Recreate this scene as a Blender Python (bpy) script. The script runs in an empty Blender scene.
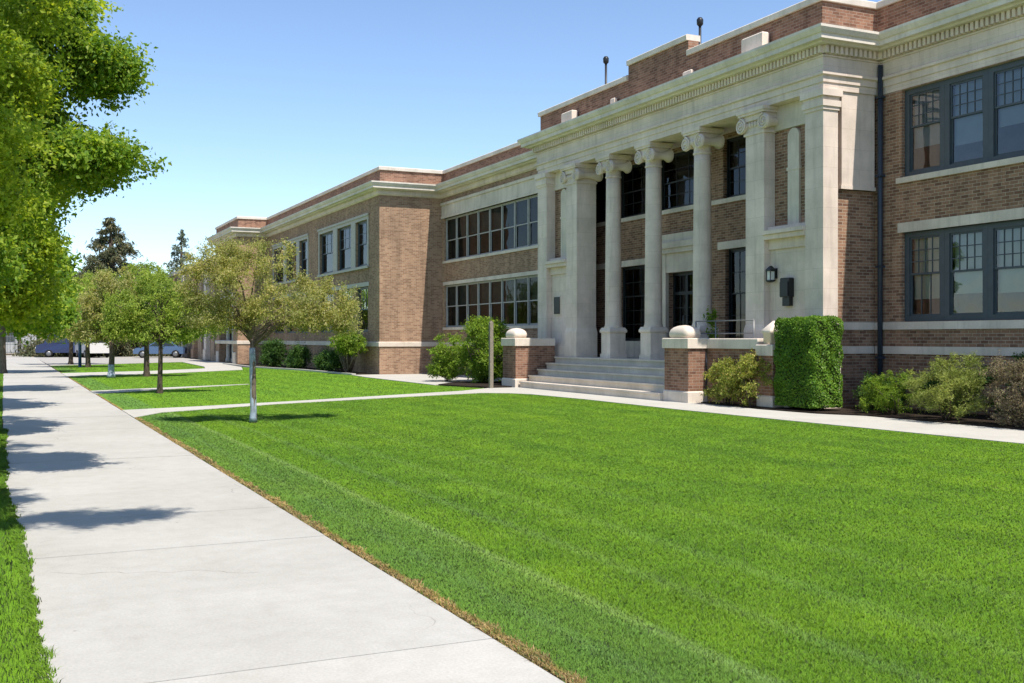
import bpy, math, random
import numpy as np
from mathutils import Vector, Matrix

scene = bpy.context.scene
COL = scene.collection
R = math.radians

# ------------------------------------------------------------------ helpers
class MB:
    """collects shapes that become ONE mesh object"""
    def __init__(self):
        self.v = []; self.f = []; self.m = []; self.s = []
    def add(self, vs, fs, mi=0, smooth=False):
        o = len(self.v)
        self.v.extend(vs)
        for f in fs:
            self.f.append(tuple(i + o for i in f)); self.m.append(mi); self.s.append(smooth)
    def box(self, x0, x1, y0, y1, z0, z1, mi=0, ch=0.0):
        if x1 < x0: x0, x1 = x1, x0
        if y1 < y0: y0, y1 = y1, y0
        if ch > 0:   # chamfer on the four top edges
            vs = [(x0,y0,z0),(x1,y0,z0),(x1,y1,z0),(x0,y1,z0),
                  (x0,y0,z1-ch),(x1,y0,z1-ch),(x1,y1,z1-ch),(x0,y1,z1-ch),
                  (x0+ch,y0+ch,z1),(x1-ch,y0+ch,z1),(x1-ch,y1-ch,z1),(x0+ch,y1-ch,z1)]
            fs = [(3,2,1,0),(0,1,5,4),(1,2,6,5),(2,3,7,6),(3,0,4,7),
                  (4,5,9,8),(5,6,10,9),(6,7,11,10),(7,4,8,11),(8,9,10,11)]
        else:
            vs = [(x0,y0,z0),(x1,y0,z0),(x1,y1,z0),(x0,y1,z0),(x0,y0,z1),(x1,y0,z1),(x1,y1,z1),(x0,y1,z1)]
            fs = [(3,2,1,0),(4,5,6,7),(0,1,5,4),(1,2,6,5),(2,3,7,6),(3,0,4,7)]
        self.add(vs, fs, mi)
    def prism(self, poly, z0, z1, mi=0):
        n = len(poly)
        a = sum(poly[i][0]*poly[(i+1)%n][1]-poly[(i+1)%n][0]*poly[i][1] for i in range(n))
        if a < 0: poly = poly[::-1]
        vs = [(x,y,z0) for x,y in poly]+[(x,y,z1) for x,y in poly]
        fs = [tuple(range(n-1,-1,-1)), tuple(range(n,2*n))]
        fs += [(i,(i+1)%n,n+(i+1)%n,n+i) for i in range(n)]
        self.add(vs, fs, mi)
    def lathe(self, prof, cx, cy, n=24, mi=0, sq=0):
        """profile of (radius, z); sq=4 gives a square plan turned 45 degrees"""
        k = sq or n; off = math.pi/4 if sq else 0
        vs = []; fs = []
        for r, z in prof:
            for i in range(k):
                a = 2*math.pi*i/k + off
                vs.append((cx+r*math.cos(a), cy+r*math.sin(a), z))
        for j in range(len(prof)-1):
            for i in range(k):
                fs.append((j*k+i, j*k+(i+1)%k, (j+1)*k+(i+1)%k, (j+1)*k+i))
        fs.append(tuple(range(k-1,-1,-1))); m = (len(prof)-1)*k
        fs.append(tuple(range(m, m+k)))
        self.add(vs, fs, mi, smooth=not sq)
    def tube(self, pts, rad, n=8, mi=0):
        if not isinstance(rad, (list, tuple)): rad = [rad]*len(pts)
        P = [Vector(p) for p in pts]; vs = []; fs = []; up = None
        for i, p in enumerate(P):
            t = (P[min(i+1,len(P)-1)] - P[max(i-1,0)]).normalized()
            if up is None:
                up = Vector((1,0,0)) if abs(t.x) < .8 else Vector((0,1,0))
            a = (up - t*up.dot(t)).normalized(); up = a; b = t.cross(a)
            for k in range(n):
                w = 2*math.pi*k/n
                vs.append(tuple(p + (a*math.cos(w)+b*math.sin(w))*rad[i]))
        for j in range(len(P)-1):
            for k in range(n):
                fs.append((j*n+k, j*n+(k+1)%n, (j+1)*n+(k+1)%n, (j+1)*n+k))
        fs.append(tuple(range(n-1,-1,-1))); m = (len(P)-1)*n
        fs.append(tuple(range(m, m+n)))
        self.add(vs, fs, mi, True)
    def sweep(self, path, prof, mi=0):
        """closed profile of (offset outwards, z) carried along a plan path with mitred corners; outwards = left of travel"""
        n = len(path); k = len(prof); vs = []
        dirs = []
        for i in range(n-1):
            d = Vector((path[i+1][0]-path[i][0], path[i+1][1]-path[i][1])).normalized(); dirs.append(d)
        for i in range(n):
            d0 = dirs[max(i-1,0)]; d1 = dirs[min(i,n-2)]
            n0 = Vector((-d0.y,d0.x)); n1 = Vector((-d1.y,d1.x))
            mt = n0+n1; mt = mt/ max(mt.dot(n0),1e-6) if i not in (0,n-1) else n1 if i==0 else n0
            for o, z in prof:
                vs.append((path[i][0]+mt.x*o, path[i][1]+mt.y*o, z))
        fs = []
        for i in range(n-1):
            for j in range(k):
                fs.append((i*k+j, i*k+(j+1)%k, (i+1)*k+(j+1)%k, (i+1)*k+j))
        fs.append(tuple(range(k-1,-1,-1))); fs.append(tuple(range((n-1)*k, n*k)))
        self.add(vs, fs, mi)
    def xform(self, M, start=0):
        self.v[start:] = [tuple(M @ Vector(p)) for p in self.v[start:]]
    def build(self, name, mats, parent=None):
        if not isinstance(mats, (list, tuple)): mats = [mats]
        me = bpy.data.meshes.new(name)
        me.from_pydata(self.v, [], self.f)
        for m in mats: me.materials.append(m)
        me.polygons.foreach_set('material_index', self.m)
        me.polygons.foreach_set('use_smooth', self.s)
        import bmesh
        bm = bmesh.new(); bm.from_mesh(me); bmesh.ops.recalc_face_normals(bm, faces=bm.faces); bm.to_mesh(me); bm.free()
        me.update()
        return link(name, me, parent)

def link(name, me, parent=None):
    o = bpy.data.objects.new(name, me); COL.objects.link(o)
    if parent is not None:
        o.parent = parent
        if parent.type == 'EMPTY' or True:
            # children are modelled in world space: cancel the parent's placement
            o.matrix_parent_inverse = world_of(parent).inverted()
    return o
def world_of(o):
    m = Matrix.LocRotScale(o.location, o.rotation_euler, o.scale)
    if o.parent: return world_of(o.parent) @ o.matrix_parent_inverse @ m
    return m
def tag(o, label=None, cat=None, group=None, kind=None):
    if label: o['label'] = label
    if cat: o['category'] = cat
    if group: o['group'] = group
    if kind: o['kind'] = kind
    return o
def thing(name, loc, label, cat, group=None):
    o = bpy.data.objects.new(name, None); COL.objects.link(o); o.location = loc
    o.empty_display_size = .3
    return tag(o, label, cat, group)
def copy_tree(o, parent=None):
    c = o.copy(); COL.objects.link(c)
    if parent is not None:
        c.parent = parent; c.matrix_parent_inverse = o.matrix_parent_inverse.copy()
    for ch in [x for x in ALL_CHILDREN(o)]: copy_tree(ch, c)
    return c
def ALL_CHILDREN(o):
    return [x for x in bpy.data.objects if x.parent == o]

def mesh_arrays(name, verts, faces, mats, smooth=False, attrs=None):
    """fast mesh from numpy arrays; faces is (n,3) or (n,4)"""
    me = bpy.data.meshes.new(name)
    nv, (nf, k) = len(verts), faces.shape
    me.vertices.add(nv); me.vertices.foreach_set('co', verts.astype(np.float32).ravel())
    me.loops.add(nf*k); me.loops.foreach_set('vertex_index', faces.astype(np.int32).ravel())
    me.polygons.add(nf)
    me.polygons.foreach_set('loop_start', np.arange(0, nf*k, k, dtype=np.int32))
    me.polygons.foreach_set('loop_total', np.full(nf, k, dtype=np.int32))
    me.polygons.foreach_set('use_smooth', np.full(nf, smooth, dtype=bool))
    for m in (mats if isinstance(mats,(list,tuple)) else [mats]): me.materials.append(m)
    me.update(calc_edges=True)
    return me

# ------------------------------------------------------------------ materials
def mat(name):
    m = bpy.data.materials.new(name); m.use_nodes = True
    nt = m.node_tree; nt.nodes.clear()
    out = nt.nodes.new('ShaderNodeOutputMaterial')
    return m, nt, out
def N(nt, t, **kw):
    n = nt.nodes.new(t)
    for k, v in kw.items(): setattr(n, k, v)
    return n
def mixc(nt, fac, a, b, blend='MIX'):
    n = nt.nodes.new('ShaderNodeMix'); n.data_type = 'RGBA'; n.blend_type = blend
    for i, s in ((0, fac), (6, a), (7, b)):
        if isinstance(s, (int, float)): n.inputs[i].default_value = s
        elif isinstance(s, tuple): n.inputs[i].default_value = (*s, 1) if len(s) == 3 else s
        else: nt.links.new(s, n.inputs[i])
    return n.outputs[2]
def mth(nt, op, a, b=None, c=None):
    n = nt.nodes.new('ShaderNodeMath'); n.operation = op
    for i, s in enumerate((a, b, c)):
        if s is None: continue
        if isinstance(s, (int, float)): n.inputs[i].default_value = s
        else: nt.links.new(s, n.inputs[i])
    return n.outputs[0]
def ramp(nt, fac, stops, interp='LINEAR'):
    n = nt.nodes.new('ShaderNodeValToRGB'); n.color_ramp.interpolation = interp
    el = n.color_ramp.elements
    while len(el) > 1: el.remove(el[-1])
    for i, (p, c) in enumerate(stops):
        e = el[0] if i == 0 else el.new(p)
        e.position = p; e.color = (*c, 1) if len(c) == 3 else c
    nt.links.new(fac, n.inputs[0]); return n.outputs[0]
def noise(nt, vec, scale, detail=4, rough=.55):
    n = nt.nodes.new('ShaderNodeTexNoise'); n.inputs['Scale'].default_value = scale
    n.inputs['Detail'].default_value = detail; n.inputs['Roughness'].default_value = rough
    if vec is not None: nt.links.new(vec, n.inputs['Vector'])
    return n.outputs['Fac']
def scalev(nt, vec, s):
    n = nt.nodes.new('ShaderNodeVectorMath'); n.operation = 'MULTIPLY'; n.inputs[1].default_value = s
    nt.links.new(vec, n.inputs[0]); return n.outputs[0]
def wpos(nt): return nt.nodes.new('ShaderNodeNewGeometry').outputs['Position']
def bsdf(nt, out, col, rough=.8, spec=.3, metal=0, bump=None, bstr=.3, bdist=.01):
    b = nt.nodes.new('ShaderNodeBsdfPrincipled')
    if isinstance(col, tuple): b.inputs['Base Color'].default_value = (*col, 1)
    else: nt.links.new(col, b.inputs['Base Color'])
    if isinstance(rough, (int, float)): b.inputs['Roughness'].default_value = rough
    else: nt.links.new(rough, b.inputs['Roughness'])
    b.inputs['Specular IOR Level'].default_value = spec
    b.inputs['Metallic'].default_value = metal
    if bump is not None:
        bn = nt.nodes.new('ShaderNodeBump'); bn.inputs['Strength'].default_value = bstr; bn.inputs['Distance'].default_value = bdist
        nt.links.new(bump, bn.inputs['Height']); nt.links.new(bn.outputs[0], b.inputs['Normal'])
    nt.links.new(b.outputs[0], out.inputs[0]); return b

def plane_uv(nt):
    """(run along the wall, height) from position: brick courses stay level on both wall directions"""
    g = nt.nodes.new('ShaderNodeNewGeometry')
    sp = nt.nodes.new('ShaderNodeSeparateXYZ'); nt.links.new(g.outputs['Position'], sp.inputs[0])
    sn = nt.nodes.new('ShaderNodeSeparateXYZ'); nt.links.new(g.outputs['True Normal'], sn.inputs[0])
    isx = mth(nt, 'GREATER_THAN', mth(nt, 'ABSOLUTE', sn.outputs[0]), .7)
    u = mth(nt, 'ADD', mth(nt, 'MULTIPLY', sp.outputs[1], isx), mth(nt, 'MULTIPLY', sp.outputs[0], mth(nt, 'SUBTRACT', 1, isx)))
    c = nt.nodes.new('ShaderNodeCombineXYZ'); nt.links.new(u, c.inputs[0]); nt.links.new(sp.outputs[2], c.inputs[1])
    return c.outputs[0], g.outputs['Position']

def brick_mat(name, c1, c2, mortar, dark):
    m, nt, out = mat(name)
    uv, pos = plane_uv(nt)
    b = nt.nodes.new('ShaderNodeTexBrick'); nt.links.new(uv, b.inputs['Vector'])
    b.offset = .5; b.inputs['Scale'].default_value = 1
    b.inputs['Brick Width'].default_value = .215; b.inputs['Row Height'].default_value = .075
    b.inputs['Mortar Size'].default_value = .007; b.inputs['Mortar Smooth'].default_value = .2; b.inputs['Bias'].default_value = -.1
    b.inputs['Color1'].default_value = (*c1, 1); b.inputs['Color2'].default_value = (*c2, 1); b.inputs['Mortar'].default_value = (*mortar, 1)
    b2 = nt.nodes.new('ShaderNodeTexBrick'); nt.links.new(uv, b2.inputs['Vector'])   # a second draw of the same bond: some bricks burnt dark
    b2.offset = .5; b2.inputs['Scale'].default_value = 1
    b2.inputs['Brick Width'].default_value = .215; b2.inputs['Row Height'].default_value = .075; b2.inputs['Mortar Size'].default_value = 0
    b2.inputs['Color1'].default_value = (0,0,0,1); b2.inputs['Color2'].default_value = (1,1,1,1); b2.inputs['Bias'].default_value = 0
    burnt = ramp(nt, b2.outputs['Color'], [(0,(.6,.6,.6)),(.25,(.35,.35,.35)),(.5,(.1,.1,.1)),(.65,(0,0,0)),(1,(0,0,0))])
    col = mixc(nt, mth(nt,'MULTIPLY',burnt, mth(nt,'SUBTRACT',1,b.outputs['Fac'])), b.outputs['Color'], dark)
    big = noise(nt, scalev(nt, pos, (.5,.5,.35)), 1.3, 5)
    col = mixc(nt, 1, col, ramp(nt, big, [(.3,(.78,.78,.78)),(.7,(1.12,1.1,1.08))]), 'MULTIPLY')
    st = noise(nt, scalev(nt, pos, (2.6,2.6,.25)), 1.4, 5, .65)
    col = mixc(nt, 1, col, ramp(nt, st, [(.34,(1.14,1.13,1.12)),(.5,(1,1,1)),(.72,(.74,.73,.72))]), 'MULTIPLY')
    fine = noise(nt, pos, 25, 3)
    col = mixc(nt, .35, col, ramp(nt, fine, [(.3,(.7,.7,.7)),(.7,(1.3,1.3,1.3))]), 'MULTIPLY')
    bsdf(nt, out, col, .88, .2, bump=mth(nt,'ADD',mth(nt,'SUBTRACT',1,b.outputs['Fac']), mth(nt,'MULTIPLY',fine,.5)), bstr=.5, bdist=.008)
    return m
def stone_mat(name, c, var=.17, joint=True, bw=1.1, rh=.48, streak=.25):
    m, nt, out = mat(name)
    uv, pos = plane_uv(nt)
    n1 = noise(nt, pos, 1.1, 6, .6); n2 = noise(nt, pos, 30, 3); n3 = noise(nt, scalev(nt, pos, (3.5,3.5,.35)), 1.5, 5, .65)
    col = mixc(nt, 1, c, ramp(nt, n1, [(.3,(1-var,1-var,1-var*1.2)),(.7,(1+var,1+var*.95,1+var*.8))]), 'MULTIPLY')
    col = mixc(nt, .3, col, ramp(nt, n2, [(.3,(.85,.85,.85)),(.7,(1.12,1.12,1.12))]), 'MULTIPLY')
    col = mixc(nt, ramp(nt, n3, [(.5,(0,0,0)),(.75,(streak,)*3)]), col, (c[0]*.55,c[1]*.53,c[2]*.5))
    bump = n2
    if joint:
        b = nt.nodes.new('ShaderNodeTexBrick'); nt.links.new(uv, b.inputs['Vector']); b.offset = .5
        b.inputs['Scale'].default_value = 1; b.inputs['Brick Width'].default_value = bw; b.inputs['Row Height'].default_value = rh
        b.inputs['Mortar Size'].default_value = .006; b.inputs['Mortar Smooth'].default_value = .3
        b.inputs['Color1'].default_value = (.96,.96,.96,1); b.inputs['Color2'].default_value = (1.03,1.02,1.01,1); b.inputs['Mortar'].default_value = (.84,.82,.79,1)
        col = mixc(nt, 1, col, b.outputs['Color'], 'MULTIPLY')
    bsdf(nt, out, col, .85, .2, bump=bump, bstr=.25, bdist=.006)
    return m
def plain_mat(name, c, rough=.5, spec=.4, metal=0, var=.1, sc=6):
    m, nt, out = mat(name)
    n1 = noise(nt, wpos(nt), sc, 4)
    col = mixc(nt, 1, c, ramp(nt, n1, [(.3,(1-var,)*3),(.7,(1+var,)*3)]), 'MULTIPLY')
    bsdf(nt, out, col, rough, spec, metal); return m
def glass_mat(name, tint=(.75,.8,.8), refl=1.0, rough=.02):
    m, nt, out = mat(name)
    tr = N(nt, 'ShaderNodeBsdfTransparent'); tr.inputs[0].default_value = (*tint, 1)
    gl = N(nt, 'ShaderNodeBsdfGlossy'); gl.inputs['Roughness'].default_value = rough
    gl.inputs['Color'].default_value = (.95,.97,1,1)
    fr = N(nt, 'ShaderNodeFresnel'); fr.inputs[0].default_value = 1.55
    bn = N(nt, 'ShaderNodeBump'); bn.inputs['Strength'].default_value = .08; bn.inputs['Distance'].default_value = .05
    nt.links.new(noise(nt, wpos(nt), 2.2, 1), bn.inputs['Height']); nt.links.new(bn.outputs[0], gl.inputs['Normal'])
    mx = N(nt, 'ShaderNodeMixShader')
    nt.links.new(mth(nt, 'MINIMUM', mth(nt, 'MULTIPLY', fr.outputs[0], 1.7*refl), 1.0), mx.inputs[0])
    nt.links.new(tr.outputs[0], mx.inputs[1]); nt.links.new(gl.outputs[0], mx.inputs[2])
    nt.links.new(mx.outputs[0], out.inputs[0]); return m
def leaf_mat(name, stops, trans=.35, tcol=None, up=0.0, extra=None, rough=.5):
    m, nt, out = mat(name)
    g = nt.nodes.new('ShaderNodeNewGeometry')
    col = ramp(nt, g.outputs['Random Per Island'], stops)
    big = noise(nt, scalev(nt, g.outputs['Position'], (1,1,1)), 1.1, 3)
    col = mixc(nt, 1, col, ramp(nt, big, [(.3,(.75,.8,.8)),(.7,(1.25,1.18,1.05))]), 'MULTIPLY')
    if extra: col = extra(nt, g, col)
    d = N(nt, 'ShaderNodeBsdfPrincipled'); d.inputs['Roughness'].default_value = rough; d.inputs['Specular IOR Level'].default_value = .25
    nt.links.new(col, d.inputs['Base Color'])
    t = N(nt, 'ShaderNodeBsdfTranslucent')
    nt.links.new(mixc(nt, 1, col, tcol or (1.5,1.35,.5), 'MULTIPLY'), t.inputs[0])
    if up:
        vm = N(nt, 'ShaderNodeVectorMath', operation='SCALE'); vm.inputs['Scale'].default_value = 1-up; nt.links.new(g.outputs['Normal'], vm.inputs[0])
        va = N(nt, 'ShaderNodeVectorMath', operation='ADD'); va.inputs[1].default_value = (0,0,up); nt.links.new(vm.outputs[0], va.inputs[0])
        vn = N(nt, 'ShaderNodeVectorMath', operation='NORMALIZE'); nt.links.new(va.outputs[0], vn.inputs[0])
        nt.links.new(vn.outputs[0], d.inputs['Normal'])
    mx = N(nt, 'ShaderNodeMixShader'); mx.inputs[0].default_value = trans
    nt.links.new(d.outputs[0], mx.inputs[1]); nt.links.new(t.outputs[0], mx.inputs[2])
    nt.links.new(mx.outputs[0], out.inputs[0]); return m
def bark_mat(name, c):
    m, nt, out = mat(name)
    pos = wpos(nt); n1 = noise(nt, scalev(nt, pos, (14,14,2.5)), 2, 5)
    col = mixc(nt, 1, c, ramp(nt, n1, [(.3,(.55,.55,.55)),(.7,(1.3,1.3,1.3))]), 'MULTIPLY')
    bsdf(nt, out, col, .9, .15, bump=n1, bstr=.7, bdist=.02); return m

M = {}
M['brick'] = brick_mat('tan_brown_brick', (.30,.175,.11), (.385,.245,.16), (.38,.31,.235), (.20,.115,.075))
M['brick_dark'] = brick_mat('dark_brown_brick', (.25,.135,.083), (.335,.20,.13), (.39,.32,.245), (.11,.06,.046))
M['brick_red'] = brick_mat('red_brick', (.23,.115,.072), (.30,.165,.11), (.31,.245,.19), (.12,.06,.045))
M['stone'] = stone_mat('limestone', (.665,.565,.50), streak=.45)
M['stone_plain'] = stone_mat('carved_limestone', (.68,.58,.51), joint=False, streak=.4)
M['stone_trim'] = stone_mat('pale_stone_trim', (.64,.56,.49), joint=True, bw=1.5, rh=9, streak=.45)
M['metal_cap'] = stone_mat('white_painted_cornice', (.66,.60,.54), joint=True, bw=2.2, rh=9, streak=.4)
M['slate_frame'] = plain_mat('slate_blue_paint', (.058,.073,.085), .45, .4)
M['grey_frame'] = plain_mat('grey_window_paint', (.36,.35,.33), .5, .3)
M['black_frame'] = plain_mat('black_window_paint', (.012,.016,.018), .4, .4)
M['white_frame'] = plain_mat('white_stone_frame', (.45,.415,.365), .7, .2)
M['glass'] = glass_mat('window_glass')
M['glass_dark'] = glass_mat('dark_window_glass', (.30,.33,.33), .38)
M['glass_mid'] = glass_mat('soft_window_glass', (.42,.44,.42), .22)
M['blind'] = plain_mat('roller_blind_fabric', (.52,.56,.49), .9, .1, var=.06, sc=3)
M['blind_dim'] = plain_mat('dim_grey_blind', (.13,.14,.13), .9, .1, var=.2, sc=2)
M['blind_blue'] = plain_mat('blue_grey_blind_fabric', (.33,.39,.44), .9, .1, var=.06, sc=3)
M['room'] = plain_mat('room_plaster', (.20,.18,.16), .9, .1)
M['roof'] = plain_mat('roof_felt', (.18,.17,.16), .95, .1)
M['downpipe'] = plain_mat('dark_blue_pipe_paint', (.03,.042,.06), .4, .4)
M['black'] = plain_mat('black_metal', (.015,.015,.017), .4, .4)
M['rail'] = plain_mat('grey_railing_steel', (.2,.2,.2), .4, .5, .6)
M['lamp_glass'] = plain_mat('frosted_lantern_glass', (.6,.6,.56), .3, .4)
M['wood_post'] = plain_mat('weathered_post', (.22,.19,.15), .8, .2, var=.3, sc=20)

def concrete_mat(name, c, joint=None):
    m, nt, out = mat(name)
    pos = wpos(nt)
    n1 = noise(nt, pos, .6, 5, .6); n2 = noise(nt, pos, 60, 3); n3 = noise(nt, pos, 5, 6, .7); n4 = noise(nt, scalev(nt,pos,(1,.2,1)), 2.4, 4)
    col = mixc(nt, 1, c, ramp(nt, n1, [(.3,(.9,.895,.88)),(.7,(1.05,1.05,1.05))]), 'MULTIPLY')
    col = mixc(nt, .6, col, ramp(nt, n2, [(.25,(.82,.82,.82)),(.75,(1.14,1.14,1.14))]), 'MULTIPLY')
    col = mixc(nt, .5, col, ramp(nt, n3, [(.3,(.84,.83,.81)),(.6,(1.03,1.03,1.03))]), 'MULTIPLY')
    col = mixc(nt, ramp(nt, n4, [(.6,(0,0,0)),(.78,(.22,.22,.22))]), col, (c[0]*.6,c[1]*.58,c[2]*.54))
    if joint:
        g = N(nt, 'ShaderNodeNewGeometry')
        col = mixc(nt, 1, col, ramp(nt, g.outputs['Random Per Island'], [(0,(.945,.945,.94)),(.5,(1,1,1)),(1,(1.04,1.035,1.03))]), 'MULTIPLY')
        # hairline cracks, only here and there
        wv = N(nt, 'ShaderNodeVectorMath', operation='ADD'); nz = N(nt, 'ShaderNodeTexNoise'); nz.inputs['Scale'].default_value = 2.2; nt.links.new(pos, nz.inputs['Vector'])
        nt.links.new(pos, wv.inputs[0]); nt.links.new(scalev(nt, nz.outputs['Color'], (.5,.5,0)), wv.inputs[1])
        cv = N(nt, 'ShaderNodeTexVoronoi'); cv.feature = 'DISTANCE_TO_EDGE'; cv.inputs['Scale'].default_value = .33; nt.links.new(wv.outputs[0], cv.inputs['Vector'])
        ck = mth(nt, 'MULTIPLY', mth(nt, 'LESS_THAN', cv.outputs['Distance'], .0016), ramp(nt, noise(nt, pos, .35, 2), [(.5,(0,0,0)),(.56,(1,1,1))]))
        col = mixc(nt, mth(nt, 'MULTIPLY', ck, .7), col, (c[0]*.35,c[1]*.33,c[2]*.3))
        # old stains: soft brownish blots
        bl = noise(nt, pos, 1.7, 5, .75)
        col = mixc(nt, ramp(nt, bl, [(.6,(0,0,0)),(.72,(.22,.22,.22))]), col, (c[0]*.6,c[1]*.55,c[2]*.46))
    # a few small dark spots and crumbs
    vo = N(nt,'ShaderNodeTexVoronoi'); vo.inputs['Scale'].default_value = 2.3; nt.links.new(pos, vo.inputs['Vector'])
    col = mixc(nt, ramp(nt, vo.outputs['Distance'], [(.0,(.75,.75,.75)),(.022,(.5,.5,.5)),(.035,(0,0,0))]), col, (c[0]*.3,c[1]*.27,c[2]*.22))
    bsdf(nt, out, col, .85, .25, bump=mth(nt,'ADD',n2,n3), bstr=.25, bdist=.004); return m
M['sidewalk'] = concrete_mat('sidewalk_concrete', (.43,.414,.378), True)
M['path'] = concrete_mat('path_concrete', (.47,.45,.405))
M['step'] = stone_mat('step_stone', (.60,.53,.46), joint=True, bw=1.6, rh=9)
def ground_mat():
    m, nt, out = mat('dry_soil'); pos = wpos(nt)
    n1 = noise(nt, pos, .8, 6); n2 = noise(nt, pos, 40, 4)
    col = ramp(nt, n1, [(.3,(.17,.13,.085)),(.7,(.28,.22,.15))])
    col = mixc(nt, .6, col, ramp(nt, n2, [(.3,(.6,.6,.6)),(.7,(1.35,1.35,1.35))]), 'MULTIPLY')
    bsdf(nt, out, col, .95, .1, bump=n2, bstr=.6, bdist=.02); return m
M['soil'] = ground_mat()
M['asphalt'] = plain_mat('asphalt', (.07,.07,.072), .9, .2, var=.2, sc=20)
M['lot'] = concrete_mat('pale_paving', (.38,.36,.33))
def mulch_mat():
    m, nt, out = mat('shade_toned_mulch'); pos = wpos(nt); n2 = noise(nt, pos, 45, 5)
    col = ramp(nt, n2, [(.3,(.012,.01,.008)),(.7,(.055,.04,.03))])  # near-black: the shade over the beds is put into the mulch colour
    bsdf(nt, out, col, .95, .1, bump=n2, bstr=1, bdist=.03); return m
M['mulch'] = mulch_mat()
# ------------------------------------------------------------------ the school
school = thing('school_building', (18, 30, 0), 'long two-storey brown brick school with a limestone column portico and stone cornice', 'building')

def grid_wall(mb, axis, p, t, u0, u1, z0, z1, ops, mi=0):
    """wall slab with openings: axis 'x' faces -X at x=p (thickness t into +X, runs along Y); axis 'y' faces -Y"""
    us = sorted({u0, u1, *[o[0] for o in ops], *[o[1] for o in ops]}); us = [u for u in us if u0 <= u <= u1]
    zs = sorted({z0, z1, *[o[2] for o in ops], *[o[3] for o in ops]}); zs = [z for z in zs if z0 <= z <= z1]
    def bx(a, b, c, d):
        if axis == 'x': mb.box(p, p+t, a, b, c, d, mi)
        else: mb.box(a, b, p, p+t, c, d, mi)
    for i in range(len(us)-1):
        run = None
        for j in range(len(zs)-1):
            cu, cz = (us[i]+us[i+1])/2, (zs[j]+zs[j+1])/2
            hole = any(o[0] < cu < o[1] and o[2] < cz < o[3] for o in ops)
            if hole:
                if run is not None: bx(us[i], us[i+1], run, zs[j]); run = None
            elif run is None: run = zs[j]
        if run is not None: bx(us[i], us[i+1], run, z1)

def sash(x, y0, y1, z0, z1, fmat, border=.07, rail=.45, cols=4, rows=3, lcols=0, lrows=0, blind=None, bmat='blind', glass='glass', label=None, dep=.10, upper_blind=True):
    """a double hung window facing -X: frame (part) > pane, blind (sub-parts)"""
    mb = MB(); xf = x + dep
    zr = z1 - (z1-z0)*rail; b = border; T = .09
    mb.box(xf, xf+T, y0+.002, y0+b, z0+.002, z1-.002); mb.box(xf, xf+T, y1-b, y1-.002, z0+.002, z1-.002)
    mb.box(xf, xf+T, y0+b, y1-b, z0+.002, z0+b*.9); mb.box(xf, xf+T, y0+b, y1-b, z1-b*.9, z1-.002)
    s = .045; a0, a1 = y0+b, y1-b; c0, c1 = z0+b*.9, z1-b*.9
    # upper sash in front, lower sash behind
    for (p0, p1, q0, q1, xo, nc, nr) in ((a0, a1, zr-.025, c1, .03, cols, rows), (a0, a1, c0, zr+.025, .055, lcols, lrows)):
        X0 = xf+xo; X1 = X0+.03
        mb.box(X0, X1, p0, p0+s, q0, q1); mb.box(X0, X1, p1-s, p1, q0, q1)
        mb.box(X0+.001, X1-.001, p0+s, p1-s, q0, q0+s); mb.box(X0+.001, X1-.001, p0+s, p1-s, q1-s, q1)
        w = .011
        for i in range(1, nc):
            y = p0+s+(p1-p0-2*s)*i/nc; mb.box(X0+.004, X1-.004, y-w, y+w, q0+s, q1-s)
        for j in range(1, nr):
            z = q0+s+(q1-q0-2*s)*j/nr; mb.box(X0+.006, X1-.006, p0+s, p1-s, z-w, z+w)
    fr = mb.build('window', M[fmat], school)
    if label: fr['label'] = label
    g = MB(); g.add([(xf+.046, a0, zr), (xf+.046, a1, zr), (xf+.046, a1, c1), (xf+.046, a0, c1)], [(3,2,1,0)])
    g.add([(xf+.071, a0, c0), (xf+.071, a1, c0), (xf+.071, a1, zr), (xf+.071, a0, zr)], [(3,2,1,0)])
    g.build('pane', M[glass], fr)
    if blind:
        bl = MB(); zb = z1-(z1-z0)*blind
        bl.box(xf+.15, xf+.156, a0+.02, a1-.02, zb, c1); bl.box(xf+.145, xf+.161, a0+.02, a1-.02, zb-.025, zb)
        bl.build('blind', M[bmat], fr)
    return fr

XR, XM, XL, XP, XT = 19.3, 19.0, 15.85, 17.55, 13.9      # wall faces: right wing, middle wing, left pavilion, portico, third pavilion
Y0, YA, YB, YC, YD, YE = 2.0, 20.0, 35.1, 48.2, 71.9, 80.0
rng = random.Random(4)
UP = (5.5, 7.58); LO = (2.09, 4.2)

# ---- right wing
grp = []; y = 19.28
for g in range(2):
    top = y
    for k in range(5):
        grp.append((y-1.2, y)); y -= 1.2
    y -= 1.9
ops = []
for a, b in grp: ops += [(a, b, *UP), (a, b, *LO)]
w = MB(); grid_wall(w, 'x', XR, .38, Y0, YA+.15, -.3, 7.6, ops); w.box(XR, 33, Y0-.38, Y0, -.3, 8.6)
w.box(XR+.01, XR+.38, Y0, YA+.15, 7.6, 8.62)
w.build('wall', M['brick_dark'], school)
for i, (a, b) in enumerate(grp):
    sash(XR, a, b, *UP, 'slate_frame', .14, .43, 4, 3, blind=[.66,.72,.62,.7,.66][i%5], bmat='blind_blue')
    sash(XR, a, b, *LO, 'slate_frame', .14, .47, 4, 3, lcols=3 if i%5==0 else 0, blind=[.74,.70,.71,.66,.72][i%5])
tr = MB()
for g0, g1 in ((grp[4][0], grp[0][1]), (grp[9][0], grp[5][1])):
    tr.box(XR-.07, XR+.1, g0-.12, g1+.12, 5.37, 5.5); tr.box(XR-.03, XR+.1, g0-.1, g1+.1, 4.2, 4.43)
tr.box(XR-.05, XR+.1, Y0, YA+.1, 1.9, 2.08); tr.box(XR-.04, XR+.1, Y0, YA+.1, 1.32, 1.5)
tr.build('stone_trim', M['stone_trim'], school)

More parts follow.
